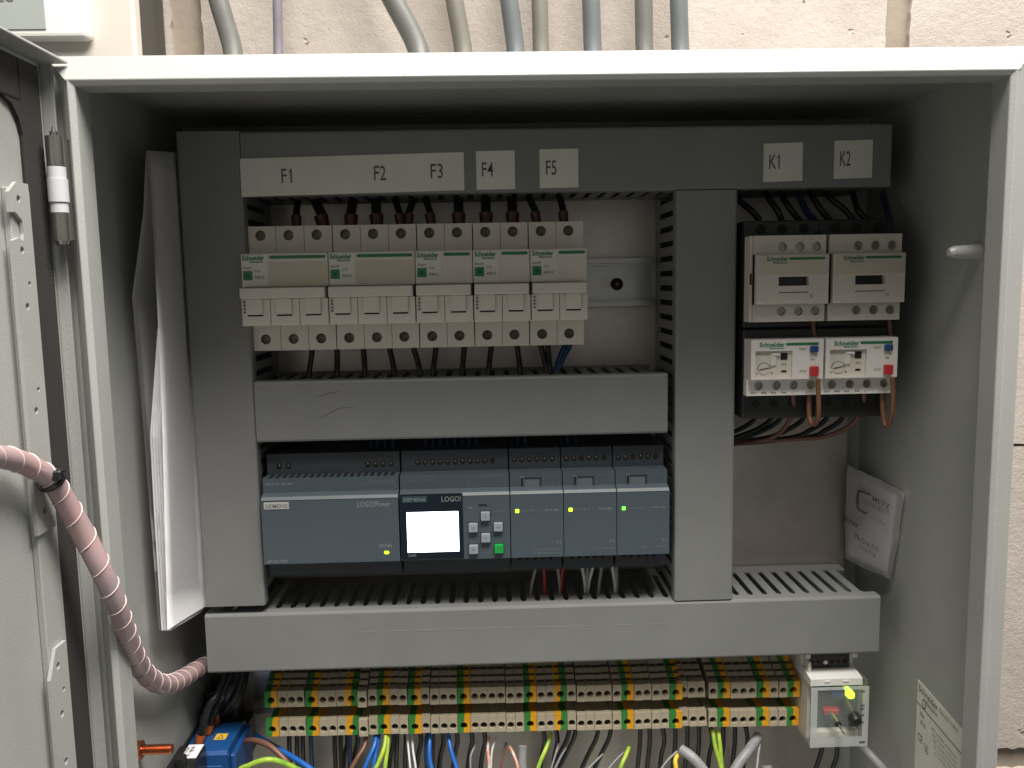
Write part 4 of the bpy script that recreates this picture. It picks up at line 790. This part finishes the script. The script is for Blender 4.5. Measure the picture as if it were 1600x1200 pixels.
# ================================================================== blue distribution block, black switch and copper bolt, lower left
t = thing('distribution_block', (27, 190, -470), 'blue plastic distribution block with a yellow warning mark', 'distribution block')
b = B(); b.prism([(118, -470), (118, -432.6), (120, -430.4), (158, -430.4), (165, -433), (165, -470)], 1.8+2, 33.5, 'x'); bb_ = part('body', b, 'blue', t)
b = B(); b.box(33.4, 37, 124, 165, -470, -436, .8); part('side_rib', b, 'blue', bb_)
b = B(); b.box(5, 32, 165.2, 191.8, -468, -440, .5); part('foot', b, 'black', bb_)
b = B(); b.box(6, 30, 117.2, 118.2, -462, -440, .4); part('front_flap', b, 'blue', bb_)
b = B(); b.prism([(19.5, 134), (27.5, 134), (27.5, 142), (19.5, 142)], -430.3, -430.05, 'z'); ws = part('warning_mark', b, 'yelsign', bb_)
b = B(); b.prism([(21, 135.2), (26, 135.2), (23.5, 140.4)], -430.02, -429.95, 'z', [[(22, 135.9), (25, 135.9), (23.5, 139)]]); part('warning_triangle', b, 'ink', ws)
for hxx, y in ((10.8, 131), (13, 143), (12.9, 157)):
    b = B(); b.cyl((hxx, y, -430.35), 3.4, .3, 'z', 14); part('wire_hole', b, 'hole', bb_)
b = B(); b.box(3.9, 8, 120, 128, -430.3, -429.8); part('recess', b, 'rblue', bb_)
t = thing('main_switch', (-2+8, 150, -470), 'black switch body with a white print label beside the blue block', 'switch')
b = B(); b.box(1.9, 3.7, 100, 190, -470, -428, .3); b.box(2.5, 20, 84, 117, -470, -424, 1); b.cyl((12, 92, -424), 4, 6, 'z', 14); part('body', b, 'black', t)
b = B(); b.box(3, 24, 166.5, 190, -470, -412, 1.2); b.cyl((12, 176, -412), 5, 5, 'z', 14); b.box(4, 10, 150, 178, -430, -421, .8); part('pole_block', b, 'black', t)
b = B(); b.prism([(9, 100), (19, 100), (19, 116.5), (9, 116.5)], -423.9, -423.5, 'z'); lb = part('print_label', b, 'paper', t)
text('I>', (15, 108, -423.4), (0, 1, 0), (-1, 0, 0), 6, 3, 'ink', t); text('3x125A', (11, 102, -423.4), (0, 1, 0), (-1, 0, 0), 11, 1.8, 'ink', t); text('IEC 60947', (13.6, 102, -423.4), (0, 1, 0), (-1, 0, 0), 11, 1.4, 'ink', t)
t = thing('copper_bolt', (8, 52, -391), 'threaded copper bolt sticking out beside the cabinet rim', 'bolt')
bx0, by, bz = 3, 52, -390
b = B(); b.cyl((bx0, by, bz), 2.6, 20, 'x', 16)
for k in range(17): b.cyl((bx0+3+k*1.02, by, bz), 2.6, .42, 'x', 14, r2=3.1); b.cyl((bx0+3.42+k*1.02, by, bz), 3.1, .42, 'x', 14, r2=2.6)
part('shank', b, 'copper', t)
b = B(); b.prism(circle(by, bz, 5.4, 6), bx0-1.2, bx0+2.6, 'x'); part('head', b, 'copper', t)

# ================================================================== papers standing between the side wall and the duct
t = thing('folded_papers', (18, 110, -330), 'sheaf of folded white papers standing between side wall and duct', 'papers')
def leaf(near, far, name='sheet', n=18, bulge=0.):
    def at(L, tt):
        f = tt*(len(L)-1); i = min(int(f), len(L)-2); return Vector(L[i]).lerp(Vector(L[i+1]), f-i)
    rows = []
    for i in range(n+1):
        a, c = at(near, i/n), at(far, i/n)
        rows.append([a.lerp(c, k/6)+Vector((bulge*math.sin(math.pi*k/6), 0, 0)) for k in range(7)])
    b = B(); b.sheet(rows, .3); part(name, b, 'paper', t)
farR = [(22.6, 128, -31), (22.6, 128, -180), (22.2, 128, -331)]
leaf([(22.8, 75, -37.6), (23.4, 75, -60), (23.3, 75, -97.7), (22.8, 75, -135), (21.4, 75, -192), (19, 75, -251), (16, 75, -325.5)], farR, bulge=-.6)
leaf([(22, 76, -38.0), (18.2, 76, -72), (8.2, 76, -121.6), (8.8, 76, -153.6), (9.6, 76, -211), (10.2, 76, -270), (10.2, 76, -326)], [(20, 126, -31), (7, 128, -120), (7, 128, -200), (15, 128, -331)], bulge=.8)
for k in range(4):
    e = k*1.15
    leaf([(20.4+.2*e, 80+k, -140-4*k), (12.4+e, 78+k*1.3, -205), (11.6+e, 78+k*1.3, -250), (11.2+e, 78+k*1.2, -327-.6*k)], [(18+k*.8, 128, -185), (18.6+k*.8, 128, -260), (18+k*.8, 128, -332-.6*k)], bulge=.4)

# ================================================================== packet leaning in the right-hand corner
t = thing('paper_packet', (490, 156, -330), 'crumpled white paper packet with black print leaning on the side wall', 'packet')
A, Bq, Cq, Dq = Vector((484.8, 187, -257)), Vector((495.6, 121.5, -262)), Vector((494.8, 134, -328.3)), Vector((484.4, 187, -330))
rp = random.Random(9); rows = []
for i in range(13):
    r_ = []
    for k in range(11):
        p = A.lerp(Bq, k/10).lerp(Dq.lerp(Cq, k/10), i/12)
        p += Vector((-.45*math.sin(k*.9+i*.35)-.3*math.sin(i*1.1+k*.4), 0, 0)); r_.append(p)
    if i in (0, 12): r_ = [p+Vector((0, 0, rp.uniform(-.5, .5))) for p in r_]
    rows.append(r_)
b = B(); b.sheet(rows, .35); part('packet', b, 'paper', t)
b = B(); b.sheet([[p+Vector((.6, 0, -.3)) for p in r_] for r_ in rows], .35); part('packet_back', b, 'paper', t)
U = (Bq-A).normalized(); V = (A-Dq).normalized()
def pk(u, v): return A.lerp(Bq, u).lerp(Dq.lerp(Cq, u), v)-Vector((1.5, 0, 0))
def ptext(s, u, v, wd, ht, m='ink'): text(s, pk(u, v), U, V, wd, ht, m, t, lift=.35)
ptext('METZ', .55, .235, 20, 3.4); ptext('CONNECT', .34, .30, 34, 3.4, 'greyw'); ptext('We realize ideas', .34, .42, 30, 2.2, 'greyw')
ptext('enner', .01, .59, 19, 3.6); ptext('PR-C16 230', .26, .72, 29, 3.8); ptext('110396', .38, .80, 19, 3, 'greyw')
for uv in ([(.50, .19), (.30, .20), (.27, .24), (.27, .36), (.32, .40), (.47, .40)],):
    b = B(); b.tube([pk(*q)-Vector((.3, 0, 0)) for q in uv], .7, 6, 3); part('printed_bracket', b, 'ink', t)

# rating plate stuck on the right side wall near the bottom
t = thing('rating_plate', (498, 70, -440), 'grey rating sticker with black print low on the side wall', 'sticker')
b = B(); b.prism([(98, -384), (42, -390), (42, -440), (98, -446)], 498.1, 498.45, 'x'); part('backing', b, 'sticker', t)
SU, SV = Vector((0, -1, -.11)).normalized(), Vector((0, .0, 1))
def stext(s, d, h, wd, ht, m='ink'): text(s, Vector((498.1, 98, -384))+SU*d+Vector((0, 0, -h)), SU, SV, wd, ht, m, t, lift=.1)
stext('Schneider', 2, 6.5, 24, 4.6); stext('Electric', 12, 10.5, 14, 3); stext('Spacial CRN', 28, 6, 22, 3.4, 'greyw')
stext('O', 7, 15, 5, 7); stext('IP66', 5, 22, 5, 3); stext('IK10', 6, 27.5, 6, 3.2)
for k in range(5): stext('IEC 62208 enclosure', 20+k*1.2, 22+k*3.4, 30-k, 1.5, 'ink' if k == 0 else 'greyw')
stext('CE', 3, 40, 6, 5.5); stext('UL', 12, 42, 5, 5.5)
b = B(); b.prism([(97.6, -399), (42.4, -405), (42.4, -405.5), (97.6, -399.5)], 497.9, 498.08, 'x'); part('rule_line', b, 'ink', t)

# ================================================================== spiral-wrapped hose from the door into the long duct
H = [(8.5, -395, -430), (8.5, -375, -330), (9.5, -310, -225), (13.5, -215, -176)]+W['hose'][0]; n = len(H)
rad = [4.8]*4+[4.8, 4.8, 4.9, 5.0, 5.0, 4.9, 5.2, 5.4, 5.2, 5.0, 5.0, 5.3, 5.7, 6.0, 5.8, 5.6, 5.6][:n]
t = thing('spiral_hose', H[-1], 'pink cable hose in clear spiral wrap curving from door into long duct', 'hose')
b = B(); b.tube(H, rad, 20, 10); path, rr, fr = b.path, b.rad, b.frames; part('hose', b, 'hose', t)
pts = []; acc = 0; ph = 0
for i in range(len(path)-1):
    d = (path[i+1]-path[i]).length
    for k in range(6):
        p = path[i].lerp(path[i+1], k/6); ph += d/6/(14+2*math.sin(i*.13))*2*math.pi; a, c = fr[i]
        pts.append(p+(a*math.cos(ph)+c*math.sin(ph))*(rr[i]+.05))
b = B(); b.tube(pts, .32, 5, 1); part('spiral_edge', b, 'hoserib', t)
# black tie round the hose
q = min(range(len(path)), key=lambda i: (path[i]-Vector(H[9])).length); a, c = fr[q]; dd = (path[q+1]-path[q-1]).normalized()
ring = [path[q]+(a*math.cos(g)+c*math.sin(g))*(rr[q]+.7) for g in [2*math.pi*i/22 for i in range(23)]]
tt = thing('cable_tie', path[q], 'black cable tie strapped round the pink hose', 'cable tie')
b = B(); b.tube(ring, 1.25, 6, 1); part('strap', b, 'black', tt)
hd = path[q]+Vector((4.4, -3.8, 3.0)); b = B(); b.box(hd.x-2.6, hd.x+2.8, hd.y-2.2, hd.y+2.4, hd.z-2.2, hd.z+2.4, .6); b.tube([hd+Vector((2, 0, 1)), hd+Vector((5, -1, 2.8))], [1.2, .7], 6, 1); part('tie_head', b, 'black', tt)

# ================================================================== loose wires
def tail(L, z=-556):
    """let a wire run on down out of sight"""
    a, c = Vector(L[-2]), Vector(L[-1]); d = (c-a).normalized()
    return [tuple(p) for p in L]+[tuple(c+d*14+Vector((0, 4, -8))), (c.x+d.x*26, 172, (c.z+z)/2), (c.x+d.x*26, 178, z)]
KT = ['black wire curving from the duct to the K1 contactor']*3+['black wire curving from the duct to the K2 contactor']*3
for L, lb in zip(W['kblack'], KT): wire(L, 2.1, 'wireblk', lb, 'wires into the contactor tops')
for L, lb in zip(W['kblue'], ('blue sleeved wire going down to the K1 contactor', 'blue sleeved wire going down to the K2 contactor')):
    wire(L, 2.2, 'kblue', lb, 'blue wires into the contactors')
for L, lb in zip(W['olbrown'], ('brown wire sweeping left from the K1 overload relay', 'brown wire sweeping left from the K2 overload relay')): wire(L, 1.5, 'brown', lb, 'brown wires under the overload relays', seg=10)
for L, lb in zip(W['olloop'], ('orange-brown wire loop hanging under the K1 overload relay', 'orange-brown wire loop hanging under the K2 overload relay')): wire(L, 1.5, 'copperwire', lb, 'wire loops under the overload relays', seg=10)
for L, lb in zip(W['ollink'], ('short brown link between K1 contactor and its relay', 'short brown link between K2 contactor and its relay')): wire(L, 1.5, 'brown', lb, 'short links')
for L in W['olblack']: wire(L, 1.7, 'wireblk', 'black wire arcing left below the overload relays', 'black wires under the overload relays')
for i, L in enumerate(W['bundle'][:3]):
    f1 = Vector(L[-1]); wire(L, 2.6, 'wireblk', ('black wire into the front hole of the blue block', 'black wire into the middle hole of the blue block', 'black wire into the rear hole of the blue block')[i], 'black wires into the blue block',
         seg=10, ferr=(Vector(L[-2]).lerp(f1, .2), (f1.x-.3, f1.y, -430.6), 3.3, 2.9, 'ferrule_or'))
for L in W['bundle'][3:]: wire(L+[(L[-1][0]-2, L[-1][1]+6, -470)], 2.8, 'wireblk', 'thick black wire dropping behind the blue block', 'black wires behind the blue block', seg=10)
SPEC = dict(brown=('brown', 1.9, 'brown wire below the terminal row'), blue=('bwire', 1.9, 'bright blue wire below the terminal row'), yg=('yg', 1.8, 'yellow and green earth wire below the terminal row'),
            black=('wireblk', 2.0, 'black wire hanging under the terminal row'), dblue=('dbwire', 1.9, 'dark blue wire hanging under the terminal row'), white=('whitew', 1.0, 'thin white wire below the terminal row'),
            grey=('greyw', .9, 'thin grey wire below the terminal row'), orange=('orange', 1.3, 'twisted orange and white wire below the terminal row'), brownthin=('brown', 1.0, 'thin brown wire below the terminal row'),
            yellow=('yellow', 1.9, 'yellow wire leaving the end of a grey cable'))
for k, (m, r, lb) in SPEC.items():
    for i, L in enumerate(W[k]):
        rr_ = r
        if k == 'brown' and i == 0: lb2, rr_ = 'thick brown wire arching beside the blue block', 2.4
        elif k == 'blue' and i == 0: lb2, rr_ = 'bright blue wire slanting away beside the blue block', 2.3
        elif k == 'yg' and i == 0: lb2, rr_ = 'yellow-green earth wire arching in front of the blue block', 2.2
        else: lb2 = lb
        LL = tail(L)
        if k == 'yg' and i == 0: LL = [(L[0][0]-4, 116, -556), (L[0][0]-6, 112, -490)]+LL
        wire(LL, rr_*.86, m, lb2, 'wires below the terminal row', seg=8)
for L, lb in zip(W['thick'], ('thick grey cable with its cut sheath end showing a yellow wire', 'thick grey cable rising into shadow near the relay box', 'pale grey cable end poking up under the last terminals', 'straight grey cable end standing under the middle terminals', 'grey cable slanting away under the relay box')):
    b = B(); b.tube(tail(L), 3.6 if lb.startswith(('pale', 'thick')) else 3.0, 14, 5); tag(part('cable', b, 'thick'), lb, 'cable', 'grey cables below the terminal row')
for L in W['modwire']: wire(tail(L), 1.7, 'wireblk', 'black wire leaving the bottom of the relay box', 'wires of the relay box')
